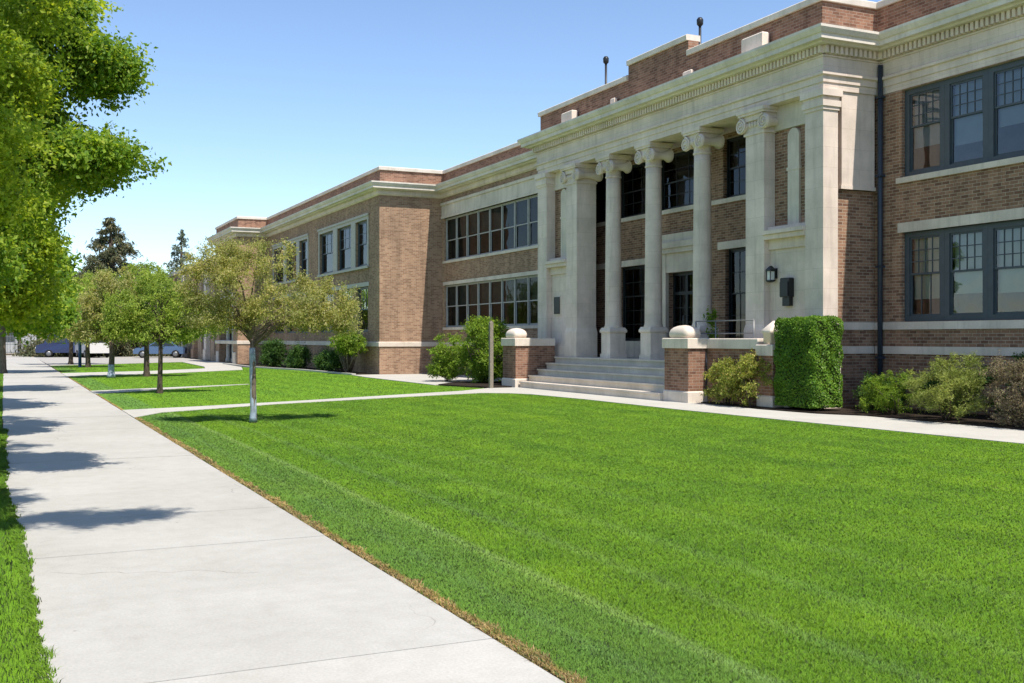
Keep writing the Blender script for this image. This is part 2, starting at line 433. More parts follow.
# ---- middle wing
mw = [(39.05-1.27*1+1.27*k, 39.05+1.27*k) for k in range(8)]
mw = [(36.5+1.27*k, 36.5+1.27*(k+1)) for k in range(9)]
ops = []
for a, b in mw: ops += [(a, b, 5.35, 7.38), (a, b, 2.2, 4.2)]
w = MB(); grid_wall(w, 'x', XM, .38, YB-.2, YC+.2, -.3, 8.62, ops); w.build('wall', M['brick'], school)
for i, (a, b) in enumerate(mw):
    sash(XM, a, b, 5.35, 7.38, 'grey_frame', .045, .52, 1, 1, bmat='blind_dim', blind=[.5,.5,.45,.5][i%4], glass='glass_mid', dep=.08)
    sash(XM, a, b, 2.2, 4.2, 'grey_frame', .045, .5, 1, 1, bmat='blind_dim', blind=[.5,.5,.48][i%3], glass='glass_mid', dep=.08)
tr = MB(); a, b = mw[0][0]-.1, mw[-1][1]+.1
tr.box(XM-.06, XM+.1, a, b, 5.24, 5.35); tr.box(XM-.04, XM+.1, a, b, 4.2, 4.36); tr.box(XM-.06, XM+.1, a, b, 2.08, 2.2)
tr.box(XM-.04, XM+.1, YB, YC-.01, 1.32, 1.5)
tr.box(XM-.05, XM+.1, a-.2, YC-.01, 7.38, 8.0); tr.box(XM-.11, XM+.1, a-.2, YC-.01, 8.0, 8.12); tr.box(XM-.08, XM+.1, a-.2, YC-.01, 7.38, 7.5)
tr.build('stone_trim', M['stone_trim'], school)

# ---- left pavilion: stone framed windows
lw = []
for base in (49.95, 61.2):
    lw += [(base, base+1.95), (base+2.65, base+5.2), (base+5.95, base+8.7)]
ops = []
for a, b in lw: ops += [(a, b, 5.2, 7.42), (a, b, 2.0, 4.2)]
w = MB(); grid_wall(w, 'x', XL, .38, YC, YD+.2, -.3, 8.62, ops)
grid_wall(w, 'y', YC, .38, XL+.38, XM+.2, -.3, 8.62, [])
w.build('wall', M['brick'], school)
for i, (a, b) in enumerate(lw):
    sash(XL, a, b, 5.2, 7.42, 'slate_frame', .08, .5, 3, 2, blind=None, glass='glass_dark')
    sash(XL, a, b, 2.0, 4.2, 'slate_frame', .08, .5, 3, 2, blind=[None,.4][i%2], glass='glass_dark')
tr = MB()
for base in (49.95, 61.2):
    e = []
    for a, b in lw:
        if base-.1 < a < base+9: e += [(a, b, 5.2, 7.42)]
    grid_wall(tr, 'x', XL-.05, .049, base-.16, base+8.86, 5.12, 7.7, e)
    tr.box(XL-.1, XL-.05, base-.22, base+8.92, 7.58, 7.7); tr.box(XL-.12, XL-.051, base-.22, base+8.92, 5.06, 5.17)
    tr.box(XL-.04, XL-.001, base-.2, base+8.9, 4.2, 4.4)
tr.build('stone_trim', M['white_frame'], school)
# sweep travels so that the left hand is the outside: from the middle wing to the pavilion corner and on
tr = MB(); pth = [(XM-.03, YC), (XL, YC), (XL, YD), (XT, YD), (XT, YE)]
tr.sweep(pth, [(-.05,1.3),(.05,1.3),(.05,1.5),(-.05,1.55)]); tr.build('stone_band', M['stone_trim'], school)

# ---- third pavilion with the side entrance
ops = [(73.4, 78.6, .02, 4.3), (73.4, 74.6, 5.2, 7.4), (75.3, 76.7, 5.2, 7.4), (77.4, 78.6, 5.2, 7.4)]
w = MB(); grid_wall(w, 'x', XT, .5, YD, YE, -.3, 8.62, ops); grid_wall(w, 'y', YD, .38, XT+.5, XL+.2, -.3, 8.62, [])
w.box(XT+.5, 30, YE-.4, YE, -.3, 8.6)
w.build('wall', M['brick'], school)
for o in ops[1:]: sash(XT, *o, 'slate_frame', .08, .5, 2, 2, glass='glass_dark')
p = MB(); p.box(XT-.15, XT+.2, 72.9, 79.1, 4.3, 4.75); p.build('entrance_lintel', M['stone_trim'], school)
for yy in (72.4, 78.65):
    p = MB(); p.box(XT-.06, XT+.3, yy, yy+.95, 0, .75, 0, .03); p.build('pier_base', M['stone_trim'], school)
for yy in (75.0, 77.0):
    c = MB(); c.lathe([(.2,0),(.2,.25),(.15,.3),(.13,4.0),(.2,4.15),(.2,4.29)], XT+.35, yy, 16); c.build('column', M['white_frame'], school)
for k, (a, b) in enumerate(((73.5, 75.9), (76.1, 78.5))):
    d = MB(); X = XT+1.6
    d.box(X, X+.06, a, a+.12, 0, 3.2); d.box(X, X+.06, b-.12, b, 0, 3.2); d.box(X, X+.06, a+.12, b-.12, 3.05, 3.2); d.box(X, X+.06, (a+b)/2-.06, (a+b)/2+.06, 0, 3.05); d.box(X, X+.06, a+.12, b-.12, 0, .3)
    dd = d.build('door', M['black_frame'], school)
    g = MB(); g.add([(X+.03, a, 0), (X+.03, b, 0), (X+.03, b, 3.2), (X+.03, a, 3.2)], [(3,2,1,0)]); g.build('pane', M['glass_dark'], dd)

# ---- portico
PFZ = 1.05
BX = 19.0
pops = [(24.5, 25.9, 5.75, 7.5), (27.1, 29.35, 5.75, 7.5), (29.9, 31.85, 5.75, 7.5), (32.6, 34.0, 5.75, 7.5),
        (24.5, 25.8, PFZ, 4.28), (27.25, 28.75, PFZ, 3.75), (30.0, 31.75, 1.6, 4.1)]
w = MB(); grid_wall(w, 'x', BX, .38, 22.3, YB-.25, -.3, 8.62, pops)
# side walls and the upper screens of the end bays
w.box(XP+.45, XR+.1, YA+.15, YA+.5, -.3, 7.6)
w.box(XP+.35, XP+.6, YA+.64, 22.3, 4.5, 7.6); w.box(XP+.35, XP+.6, 32.8, YB-.64, 4.5, 7.6)
w.box(XP+.45, XM+.1, YB-.5, YB-.15, -.3, 7.6)
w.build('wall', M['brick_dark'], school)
for o in pops[:4]: sash(BX, *o, 'black_frame', .06, .5, 3, 2, lcols=3, lrows=2, glass='glass_dark', dep=.12)
for o in (pops[4], pops[6]): sash(BX, *o, 'black_frame', .06, .4, 3, 2, lcols=3, lrows=3, glass='glass_dark', dep=.12)
d = MB(); a, b, z0, z1 = pops[5]
X = BX+.16
d.box(X, X+.08, a, a+.09, z0, z1); d.box(X, X+.08, b-.09, b, z0, z1); d.box(X, X+.08, a+.09, b-.09, z1-.1, z1); d.box(X, X+.08, (a+b)/2-.06, (a+b)/2+.06, z0, z1-.1)
d.box(X+.001, X+.079, a+.09, b-.09, z0, z0+.3); d.box(X+.001, X+.079, a+.09, b-.09, 3.05, 3.15)
for yy in ((a*3+b)/4, (a+b*3)/4): d.box(X+.02, X+.06, yy-.012, yy+.012, z0+.3, z1-.1)
for zz in (1.75, 2.2, 2.65): d.box(X+.022, X+.058, a+.09, b-.09, zz-.012, zz+.012)
door = d.build('door', M['black_frame'], school)
g = MB(); g.add([(X+.04, a+.05, z0), (X+.04, b-.05, z0), (X+.04, b-.05, z1), (X+.04, a+.05, z1)], [(3,2,1,0)]); g.build('pane', M['glass_dark'], door)
g = MB()
for s in (-.1, .1):
    yy = (a+b)/2+s; g.tube([(X-.002, yy, 1.95), (X-.06, yy, 1.95), (X-.06, yy, 2.4), (X-.002, yy, 2.4)], .012, 6)
g.build('handle', M['rail'], door)
# stone dressings of the porch wall
s = MB()
s.box(BX-.06, BX+.1, 22.5, YB-.3, 5.62, 5.75)
s.box(BX-.06, BX+.1, 24.2, 26.1, 4.28, 4.5); s.box(BX-.08, BX+.1, 29.6, 34.1, 4.1, 4.3)
s.box(BX-.12, BX-.001, 26.95, 27.25, PFZ, 4.35); s.box(BX-.12, BX-.001, 28.75, 29.05, PFZ, 4.35)
s.box(BX-.10, BX-.001, 27.25, 28.75, 3.75, 4.35); s.box(BX-.2, BX-.001, 26.85, 29.15, 4.35, 4.5); s.box(BX-.26, BX-.001, 26.8, 29.2, 4.5, 4.68)
s.box(BX-.14, BX-.002, 26.9, 29.1, 4.68, 4.95)
s.box(BX-.05, BX+.12, 30.0, 31.75, PFZ, 1.6)
s.build('stone_trim', M['stone_trim'], school)
# lower stone blocks of the end bays with their ledges
def end_bay(y0, y1, xback):
    b = MB()
    b.box(XP+.2, xback, y0, y1, -.2, 3.95); b.box(XP+.14, xback-.001, y0+.001, y1-.001, 3.95, 4.2)
    b.box(XP-.02, xback-.002, y0+.002, y1-.002, 4.2, 4.32); b.box(XP-.08, xback-.003, y0+.003, y1-.003, 4.32, 4.42); b.box(XP+.1, xback-.004, y0+.01, y1-.01, 4.42, 4.52)
    b.box(XP+.1, xback-.005, y0+.004, y1-.004, -.2, 1.5)
    b.box(XP+.16, xback-.006, y0+.006, y1-.006, 1.5, 1.62)
    o = b.build('end_bay_base', M['stone'], school)
    t = MB(); t.box(XP+.30, XP+.62, y0+.001, y1-.001, 6.98, 7.598)
    yc = (y0+y1)/2
    # arched pale niche strip on the brick
    w2 = .21; t.box(XP+.29, XP+.36, yc-w2, yc+w2, 4.52, 5.9); t.box(XP+.275, XP+.36, yc-w2-.03, yc+w2+.03, 5.9, 5.98); t.box(XP+.29, XP+.36, yc-w2, yc+w2, 5.98, 6.75)
    k = 12; vs = []; 
    for x in (XP+.29, XP+.36):
        for i in range(k+1):
            an = math.pi*i/k; vs.append((x, yc+w2*math.cos(an), 6.75+w2*math.sin(an)*.95))
    n = k+1; fs = [tuple(range(n)), tuple(range(2*n-1, n-1, -1))]+[(i, n+i, n+i+1, i+1) for i in range(k)]
    t.add(vs, fs); t.build('niche_strip', M['stone_trim'], school)
    return o
end_bay(YA+.64, 22.2, XP+1.2); end_bay(32.9, YB-.7, XP+1.15)
# recessed panel frame on the stone base
def pier(y0, y1, zbase, volute, cap=True):
    b = MB(); b.box(XP, XP+.75, y0, y1, zbase, 6.95); base = MB(); 
    sh = b.build('pier', M['stone'], school)
    base.box(XP-.035, XP+.78, y0-.035, y1+.035, zbase, zbase+.85); yc=(y0+y1)/2
    base.add([(XP-.035,y0-.035,zbase+.85),(XP+.78,y0-.035,zbase+.85),(XP+.78,y1+.035,zbase+.85),(XP-.035,y1+.035,zbase+.85),
              (XP-.002,y0-.002,zbase+1.0),(XP+.752,y0-.002,zbase+1.0),(XP+.752,y1+.002,zbase+1.0),(XP-.002,y1+.002,zbase+1.0)],
             [(0,1,5,4),(1,2,6,5),(2,3,7,6),(3,0,4,7),(4,5,6,7)])
    base.build('base', M['stone_plain'], sh)
    c = MB(); ionic(c, XP+.37, yc, 6.95, (y1-y0)/2+.02, .37, square=True); c.build('capital', M['stone_plain'], sh)
    return sh
def ionic(mb, cx, cy, z, ry, rx, square=False):
    """ionic capital: necking, echinus with eggs, two scrolls hanging at the sides, abacus; scroll faces look out along X"""
    top = 7.6
    if not square:
        mb.lathe([(rx*.98, z-.06), (rx*1.06, z-.05), (rx*1.06, z-.01), (rx*.98, z), (rx*.98, z+.16), (rx*1.25, z+.22), (rx*1.4, z+.33), (rx*1.4, z+.36)], cx, cy, 28)
        eg = 14
        for i in range(eg):
            a = 2*math.pi*i/eg; r = rx*1.3
            mb.lathe([(.01, z+.2), (.042, z+.25), (.05, z+.3), (.03, z+.345)], cx+r*math.cos(a), cy+r*math.sin(a), 6)
    else:
        mb.box(cx-rx-.03, cx+rx+.03, cy-ry-.03, cy+ry+.03, z, z+.07)
        mb.box(cx-rx-.005, cx+rx+.005, cy-ry-.005, cy+ry+.005, z+.07, z+.36)
        k = 6
        for i in range(k):
            yy = cy-ry+.1+(2*ry-.2)*i/(k-1); mb.lathe([(.01,z+.18),(.05,z+.23),(.055,z+.29),(.03,z+.34)], cx-rx-.01, yy, 6)
    hx = rx+.1
    mb.box(cx-hx+.03, cx+hx-.03, cy-ry-.08, cy+ry+.08, z+.36, z+.5)          # canalis between the scrolls
    mb.box(cx-hx-.04, cx+hx+.04, cy-ry-.14, cy+ry+.14, z+.5, z+.56); mb.box(cx-hx-.07, cx+hx+.07, cy-ry-.17, cy+ry+.17, z+.56, top-.002)
    for sgn in (-1, 1):
        yc = cy+sgn*(ry+.07); zc = z+.27; rv = .20
        st = len(mb.v)
        # bolster: waisted roll between the two scroll faces
        pr = [(rv*.96, -hx), (rv*.98, -hx+.05), (rv*.62, -hx*.5), (rv*.5, 0), (rv*.62, hx*.5), (rv*.98, hx-.05), (rv*.96, hx)]
        mb.lathe(pr, 0, 0, 22)
        for face in (-1, 1):
            pts = []; rads = []
            for i in range(44):
                t = i/43; an = math.pi/2 + sgn*face*(-1)*t*2*math.pi*2.4
                r = rv*(1-t*.86); pts.append((r*math.cos(an), r*math.sin(an), face*(hx+.008))); rads.append(.028*(1-t*.55))
            mb.tube(pts, rads, 6)
            mb.lathe([(.03, face*hx), (.042, face*(hx+.02)), (.02, face*(hx+.035))], 0, 0, 10)
        # local z becomes the building's X
        mb.xform(Matrix.Translation((cx, yc, zc)) @ Matrix(((0,0,1,0),(1,0,0,0),(0,1,0,0),(0,0,0,1))), st)
pier(22.2, 22.95, PFZ, True); pier(32.15, 32.9, PFZ, True)
def anta(y0, y1, lab=None):
    b = MB(); b.box(XP, XP+.45, y0, y1, -.2, 7.2); b.box(XP-.05, XP+.5, y0-.05, y1+.05, -.2, 1.3); b.box(XP-.03, XP+.48, y0-.03, y1+.03, 1.3, 1.45)
    o = b.build('corner_pilaster', M['stone'], school)
    c = MB(); c.box(XP-.03, XP+.47, y0-.03, y1+.03, 7.12, 7.2); c.box(XP-.06, XP+.5, y0-.06, y1+.06, 7.2, 7.34); c.box(XP-.03, XP+.47, y0-.03, y1+.03, 7.34, 7.44); c.box(XP-.09, XP+.52, y0-.09, y1+.09, 7.44, 7.598)
    c.build('capital', M['stone_plain'], o)
anta(YA, YA+.64); anta(YB-.7, YB)
# stone panel high on the return wall
p = MB(); p.box(XP+.6, XR-.12, YA+.04, YA+.16, 5.27, 7.6); p.box(XP+.57, XR-.09, YA+.02, YA+.16, 5.27, 5.36); p.build('stone_panel', M['stone'], school)
p = MB(); p.box(XP+.47, XR-.05, YA+.1, YA+.16, 1.9, 2.08); p.box(XP+.47, XR-.04, YA+.11, YA+.16, 1.32, 1.5); p.build('stone_band', M['stone_trim'], school)

def column(y):
    cx = XP+.40; z0 = PFZ
    mb = MB(); prof = []
    zb, zt = z0+1.02, 6.95
    for i in range(15):
        t = i/14; r = .268 - .034*t**1.6; prof.append((r, zb+(zt-zb)*t))
    prof = [(.29, zb-.0)] + [(.28, zb+.03)] + [(prof[0][0], zb+.08)] + prof[1:]
    mb.lathe(prof, cx, y, 32); sh = mb.build('column', M['stone'], school)
    b = MB(); q = .285
    b.box(cx-q-.03, cx+q+.03, y-q-.03, y+q+.03, z0, z0+.14); b.box(cx-q, cx+q, y-q, y+q, z0+.14, z0+.80)
    b.lathe([(q*1.414, z0+.80), (q*1.62, z0+.84), (q*1.62, z0+.90), (.30*1.3, z0+.99)], cx, y, sq=4)
    b.lathe([(.27, z0+.95), (.30, z0+.99), (.295, z0+1.02), (.275, z0+1.05)], cx, y, 28)
    b.build('base', M['stone_plain'], sh)
    c = MB(); ionic(c, cx, y, 6.95, .27, .25); c.build('capital', M['stone_plain'], sh)
for y in (25.45, 28.0, 30.4): column(y)

# entablature, cornice, dentils, parapet
e = MB()
path = [(XR, Y0), (XR, YA), (XP, YA), (XP, YB), (XM, YB)]
e.sweep(path, [(-.33,7.6),(.0,7.6),(.0,7.76),(.03,7.77),(.03,7.92),(.09,7.94),(.09,8.0),(.03,8.03),(.03,8.36),(-.33,8.36)])
e.build('entablature', M['stone'], school)
cpath = [(XR, Y0), (XR, YA), (XP, YA), (XP, YB), (XM, YB), (XM, YC), (XL, YC), (XL, YD), (XT, YD), (XT, YE), (XT+10, YE)]
c = MB(); c.sweep(cpath, [(-.3,8.60),(.30,8.60),(.33,8.64),(.46,8.65),(.46,8.76),(.50,8.78),(.56,8.88),(.56,8.94),(-.3,8.99)])
c.build('cornice', M['metal_cap'], school)
f = MB(); f.sweep(path, [(-.33,8.362),(.06,8.362),(.06,8.40),(.04,8.41),(.04,8.598),(-.33,8.598)]); fd = f
f = MB(); f.sweep([(XM, YC-.2), (XL, YC), (XL, YD), (XT, YD), (XT, YE)][0:0] or [(XM, YB+.06), (XM, YC), (XL, YC), (XL, YD), (XT, YD), (XT, YE)], [(-.2,8.36),(.05,8.36),(.12,8.42),(.12,8.598),(-.2,8.598)]); f.build('cornice_bed', M['stone'], school)
d = fd
def dent_y(x, a, b):
    n = int((b-a)/.135)
    for i in range(n):
        y = a+(b-a)*(i+.5)/n; d.box(x-.14, x+.05, y-.04, y+.04, 8.42, 8.596)
def dent_x(y, a, b):
    n = int((b-a)/.135)
    for i in range(n):
        x = a+(b-a)*(i+.5)/n; d.box(x-.04, x+.04, y-.14, y+.05, 8.42, 8.596)
dent_y(XR-.04, Y0, YA-.15); dent_y(XP-.04, YA-.12, YB+.12); dent_x(YA-.04, XP-.1, XR-.1)
d.build('dentil_course', M['stone_plain'], school)

par = MB(); cop = MB()
def parapet(path, z1, prof_t=.35, inset=.04):
    par.sweep(path, [(-inset-prof_t, 8.95), (-inset, 8.95), (-inset, z1-.17), (-inset-prof_t, z1-.17)])
    cop.sweep(path, [(-inset-prof_t-.06, z1-.168), (.03, z1-.168), (.04, z1-.03), (.0, z1), (-inset-prof_t-.06, z1)])
parapet([(XR, Y0), (XR, YA+.1), (XP+.05, YA+.1), (XP+.05, 25.7)], 9.9)
parapet([(XP+.05, 25.7), (XP+.05, 28.96)], 10.35)
parapet([(XP+.05, 28.96), (XP+.05, YB), (XM+.5, YB)], 9.9)
parapet([(XM+.03, YB+.45), (XM+.03, YC), (XL, YC), (XL, YD+.02), (XT, YD+.02), (XT, YE), (XT+10, YE)], 9.72)
par.build('parapet', M['brick_red'], school); cop.build('coping', M['metal_cap'], school)
for (a, b, z1) in ((22.0, 22.85, 9.45), (32.1, 32.85, 9.4), (25.3, 25.7, 9.25), (29.5, 29.75, 9.3)):
    k = MB(); k.box(XP-.22 if b-a > .5 else XP-.1, XP, a, b, 8.96, z1, 0, .03); k.build('parapet_block', M['stone_plain'], school)

# steps and porch floor
st = MB()
ns = 5
for i in range(ns):
    z1 = PFZ*(i+1)/ns; x0 = 16.05+.34*i
    st.box(x0+.025, 18.9 if i == ns-1 else x0+.6, 24.75, 33.5, -.2 if i == 0 else PFZ*i/ns-.02, z1-.05); st.box(x0-.015, 18.9 if i == ns-1 else x0+.34+.02, 24.74, 33.51, z1-.05, z1)
st.build('entrance_steps', M['step'], school)
fl = MB(); fl.box(17.07, 18.99, 20.66, 24.72, -.2, PFZ-.004); fl.box(17.5, 18.99, 33.53, 34.3, -.2, PFZ-.004); fl.build('porch_floor', M['step'], school)
# ceilings, floors, rooms, roof
rf = MB()
rf.box(XP+.2, BX+.3, YA+.5, YB-.5, 7.63, 7.8); rf.build('porch_ceiling', M['stone_plain'], school)
rf = MB(); rf.box(XR+.4, 33, Y0, YA+.3, 8.45, 8.58); rf.box(XP+.5, 33, YA+.31, YB-.1, 8.45, 8.58); rf.box(XM+.4, 33, YB, YC+.3, 8.45, 8.58); rf.box(XL+.4, 33, YC+.31, YD+.1, 8.45, 8.58); rf.box(XT+.51, 33, YD+.3, YE-.1, 8.45, 8.58)
rf.build('roof', M['roof'], school)
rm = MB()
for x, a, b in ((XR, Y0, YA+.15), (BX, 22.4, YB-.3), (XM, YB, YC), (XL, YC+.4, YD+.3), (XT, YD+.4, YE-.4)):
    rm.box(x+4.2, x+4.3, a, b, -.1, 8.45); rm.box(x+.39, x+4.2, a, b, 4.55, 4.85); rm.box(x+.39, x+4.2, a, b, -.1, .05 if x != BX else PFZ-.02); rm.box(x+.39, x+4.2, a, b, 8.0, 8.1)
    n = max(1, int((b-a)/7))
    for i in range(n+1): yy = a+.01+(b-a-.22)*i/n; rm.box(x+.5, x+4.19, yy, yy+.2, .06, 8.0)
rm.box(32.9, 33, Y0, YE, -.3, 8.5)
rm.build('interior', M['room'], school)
# downspout, lanterns, boxes, pipes
dp = MB(); dp.tube([(XR-.09, YA-.12, .1), (XR-.09, YA-.12, 8.3)], .062, 10)
for z in (1.2, 3.4, 5.6, 7.5): dp.box(XR-.17, XR, YA-.2, YA-.04, z, z+.05)
dp.build('downspout', M['downpipe'], school)
def lantern(y, z):
    x = XP+.2; m = MB(); m.box(x-.03, x, y-.07, y+.07, z-.12, z+.14); m.box(x-.2, x-.03, y-.02, y+.02, z+.1, z+.13)
    m.lathe([(.03, z+.2), (.13, z+.1), (.13, z+.06)], x-.16, y, sq=4); m.lathe([(.12, z-.16), (.12, z-.19), (.05, z-.22)], x-.16, y, sq=4)
    for dx in (-1, 1):
        for dy in (-1, 1): m.box(x-.16+dx*.075-.008, x-.16+dx*.075+.008, y+dy*.075-.008, y+dy*.075+.008, z-.16, z+.07)
    o = m.build('wall_lantern', M['black'], school)
    g = MB(); g.box(x-.225, x-.095, y-.065, y+.065, z-.16, z+.06); g.build('lantern_glass', M['lamp_glass'], o)
lantern(21.98, 3.33)
bx = MB(); x = XP+.2; bx.box(x-.16, x-.001, 21.28, 21.62, 2.72, 3.2, 0, .02); bx.box(x-.12, x-.002, 21.32, 21.58, 2.5, 2.715); bx.box(x-.19, x-.16, 21.3, 21.6, 2.74, 3.1); bx.build('wall_box', M['black'], school)
bx = MB(); bx.box(x-.03, x-.001, 33.66, 34.14, 2.5, 3.2); fr = bx.build('notice_frame', M['stone_trim'], school)
bx = MB(); bx.box(x-.06, x-.031, 33.70, 34.10, 2.55, 3.15); bx.build('notice_panel', M['black'], fr)
for y, z0, z1 in ((32.0, 8.6, 11.3), (26.5, 8.6, 11.15)):
    v = MB(); v.tube([(18.6, y, z0), (18.6, y, z1-.25)], .04, 10); v.lathe([(.05, z1-.25), (.095, z1-.2), (.1, z1-.06), (.06, z1)], 18.6, y, 12); v.build('vent_pipe', M['black'], school)
# porch railing
rl = MB()
for y in (23.5, 24.4): rl.tube([(17.0, y, PFZ), (17.0, y, 2.15)], .02, 6)
for z in (1.5, 1.82, 2.15): rl.tube([(17.0, 21.9, z), (17.0, 24.4, z)], .016, 6)
rl.tube([(17.0, 21.9, PFZ), (17.0, 21.9, 2.15)], .02, 6)
rl.build('railing', M['rail'], school)

# ------------------------------------------------------------------ low walls, piers, post (things)
def brick_pier(x0, x1, y0, y1, label, dome=True, zc=1.43):
    t = thing('brick_pier', ((x0+x1)/2, (y0+y1)/2, 0), label, 'brick pier', 'brick piers with stone caps beside the entrance steps')
    b = MB(); b.box(x0, x1, y0, y1, .3, zc); b.build('brick_shaft', M['brick_red'], t)
    b = MB(); b.box(x0-.03, x1+.03, y0-.03, y1+.03, -.2, .3, 0, .03); b.build('stone_base', M['stone_trim'], t)
    b = MB(); b.box(x0-.05, x1+.05, y0-.05, y1+.05, zc, zc+.27, 0, .02); b.build('stone_cap', M['stone_trim'], t)
    cx, cy = (x0+x1)/2, (y0+y1)/2; hx, hy = (x1-x0)/2+.0, (y1-y0)/2-.1; z = zc+.27
    d = MB(); prof = [(.86, 0), (.96, .03), (1.0, .09), (.99, .15), (.9, .22), (.72, .28), (.42, .325), (.02, .345)] if dome else [(.86,0),(.86,.26),(1.0,.28),(1.0,.35),(.12,.58)]
    k = 20; vs = []; fs = []
    for r, h in prof:
        for i in range(k):
            a = 2*math.pi*i/k; c, s = math.cos(a), math.sin(a); e = .42 if dome else .12     # rounded rectangle in plan
            vs.append((cx+hx*r*math.copysign(abs(c)**e, c), cy+hy*r*math.copysign(abs(s)**e, s), z+h*1.0))
    for j in range(len(prof)-1):
        for i in range(k): fs.append((j*k+i, j*k+(i+1)%k, (j+1)*k+(i+1)%k, (j+1)*k+i))
    fs.append(tuple(range(k-1,-1,-1))); fs.append(tuple(range((len(prof)-1)*k, len(prof)*k)))
    d.add(vs, fs, 0, True); d.build('stone_dome', M['stone_plain'], t)
    return t
brick_pier(15.95, 16.5, 33.6, 34.65, 'brick pier with rounded stone top left of the entrance steps, near a post')
brick_pier(16.2, 16.75, 23.6, 24.72, 'brick pier with rounded stone top right of the steps, beside yellowish shrubs')
brick_pier(16.75, 17.3, 20.85, 21.4, 'brick pier with a sloped stone top half hidden behind the clipped box hedge', dome=False, zc=1.27)
def low_wall(x0, x1, y0, y1, label):
    t = thing('low_wall', ((x0+x1)/2, (y0+y1)/2, 0), label, 'low wall', 'low brick walls of the entrance terrace')
    b = MB(); b.box(x0, x1, y0, y1, -.2, 1.43); b.build('brick_wall', M['brick_red'], t)
    b = MB(); q = .052; lx = y1-y0 < x1-x0
    b.box(x0+q if lx else x0-.04, x1-.002 if lx else x1+.04, y0-.04 if lx else y0+q, y1+.04 if lx else y1-q, 1.43, 1.69, 0, .02); b.build('stone_cap', M['stone_trim'], t)
low_wall(16.8, 17.05, 21.402, 23.598, 'low stone-capped terrace wall behind the yellowish shrubs right of the steps')
low_wall(16.502, 17.48, 33.62, 34.0, 'low stone-capped cheek wall at the left side of the steps')
po = MB(); po.box(14.9, 15.02, 33.4, 33.52, -.2, 2.25, 0, .02); po.box(14.93, 14.99, 33.43, 33.49, 2.25, 2.29)
tag(po.build('post', M['wood_post']), 'slim weathered post in front of the big shrub left of the steps', 'post')
# ------------------------------------------------------------------ ground, paths, lawns
def sheet(name, polys, z0, z1, m):
    b = MB()
    for p in polys: b.prism(p, z0, z1)
    o = b.build(name, m); tag(o, kind='structure'); return o
g = MB(); g.add([(-900,-300,-.06),(900,-300,-.06),(900,1500,-.06),(-900,1500,-.06)], [(0,1,2,3)])
tag(g.build('ground', M['soil']), kind='structure')
# sidewalk slabs with open joints
b = MB(); js = [5.57-1.75*k for k in range(7, 0, -1)] + [5.57+1.76*k for k in range(56)]
rs = random.Random(9)
for a, c in zip(js[:-1], js[1:]):
    xl = float(np.interp((a+c)/2, [-6,3,9,14,50,70,92], [.2,.22,.13,-.02,-.02,.01,.21]))
    dz = rs.uniform(-.003, .003)
    b.box(xl+rs.uniform(-.01,.01), 2.5, a+.007, c-.007, -.2, dz)
tag(b.build('sidewalk', M['sidewalk']), kind='structure')
walk = [(2.52,24.36),(3.28,25.8),(6.46,27.85),(10.0,29.4),(13.39,30.75),(14.05,30.3),(14.45,29.4),(14.62,26.3),(14.55,21.6),(14.66,18.0),(14.78,14.9),(14.88,12.2),(15.0,3.0),
        (17.05,3.0),(17.05,12.0),(17.0,18.0),(16.5,19.0),(16.3,20.8),(16.45,23.5),(16.5,33.6),(14.9,33.57),(13.39,32.2),(7.0,28.85),(4.2,27.6),(2.52,27.0)]
path2 = [(2.52,35.3),(4.4,36.95),(6.4,38.75),(8.2,40.2),(8.15,40.35),(6.2,39.3),(4.3,38.3),(2.52,37.3)]
path3 = [(2.52,51.6),(7.1,54.2),(11.6,58.6),(12.6,64),(13.0,72.0),(13.88,72.0),(13.88,80.0),(11.5,80.0),(10.8,66),(10.2,62.0),(7.0,58.6),(2.52,56.5)]
pav  = [(14.12,36.62),(15.6,38.2),(18.98,38.2),(18.98,48.19),(14.52,48.19),(14.22,45.0),(14.22,43.6)]
curb = [(14.12,56.0),(14.52,48.22),(14.72,48.22),(14.32,56.1),(13.12,63.6),(13.1,71.8),(12.92,71.8),(12.92,63.5)]
sheet('paths', [walk], -.2, 0.0, M['path']); sheet('side_path', [path2], -.2, -.001, M['path']); sheet('entrance_path', [path3], -.2, .001, M['path'])
sheet('pavement', [pav], -.2, .003, M['path']); sheet('kerb', [curb], -.2, .06, M['path'])
sheet('foundation_bed', [[(14.73,48.22),(15.84,48.22),(15.84,71.8),(13.12,71.8),(13.13,63.6),(14.33,56.1)]], -.2, .002, M['mulch'])
sheet('plaza', [[(2.6,72.2),(12.0,80.02),(13.88,80.02),(13.88,118),(-20,118),(-20,92.0),(2.52,92.0)]], -.2, -.004, M['lot'])
sheet('planting_bed', [[(17.06,3.0),(19.29,3.0),(19.29,19.95),(17.56,20.0),(17.54,20.6),(16.31,20.8),(16.51,19.0),(17.01,18.0),(17.06,12.0)],
                       [(16.46,20.82),(17.5,20.82),(17.5,23.7),(16.46,23.4)], [(15.1,33.58),(18.99,34.9),(18.99,38.19),(15.6,38.19),(14.25,36.55),(14.6,34.6)]], -.2, .03, M['mulch'])
lawnA = [(2.54,-4),(15.0,-4),(14.99,3.0),(14.87,12.2),(14.77,14.9),(14.65,18.0),(14.54,21.6),(14.61,26.3),(14.44,29.4),(14.04,30.29),(13.39,30.74),(10.0,29.39),(6.46,27.84),(3.28,25.79),(2.54,24.4)]
lawnB = [(2.54,27.02),(4.2,27.61),(7.0,28.86),(13.39,32.21),(14.85,33.6),(14.55,34.6),(14.1,36.6),(14.2,43.6),(14.2,45.0),(8.24,40.2),(6.4,38.74),(4.4,36.94),(2.54,35.29)]
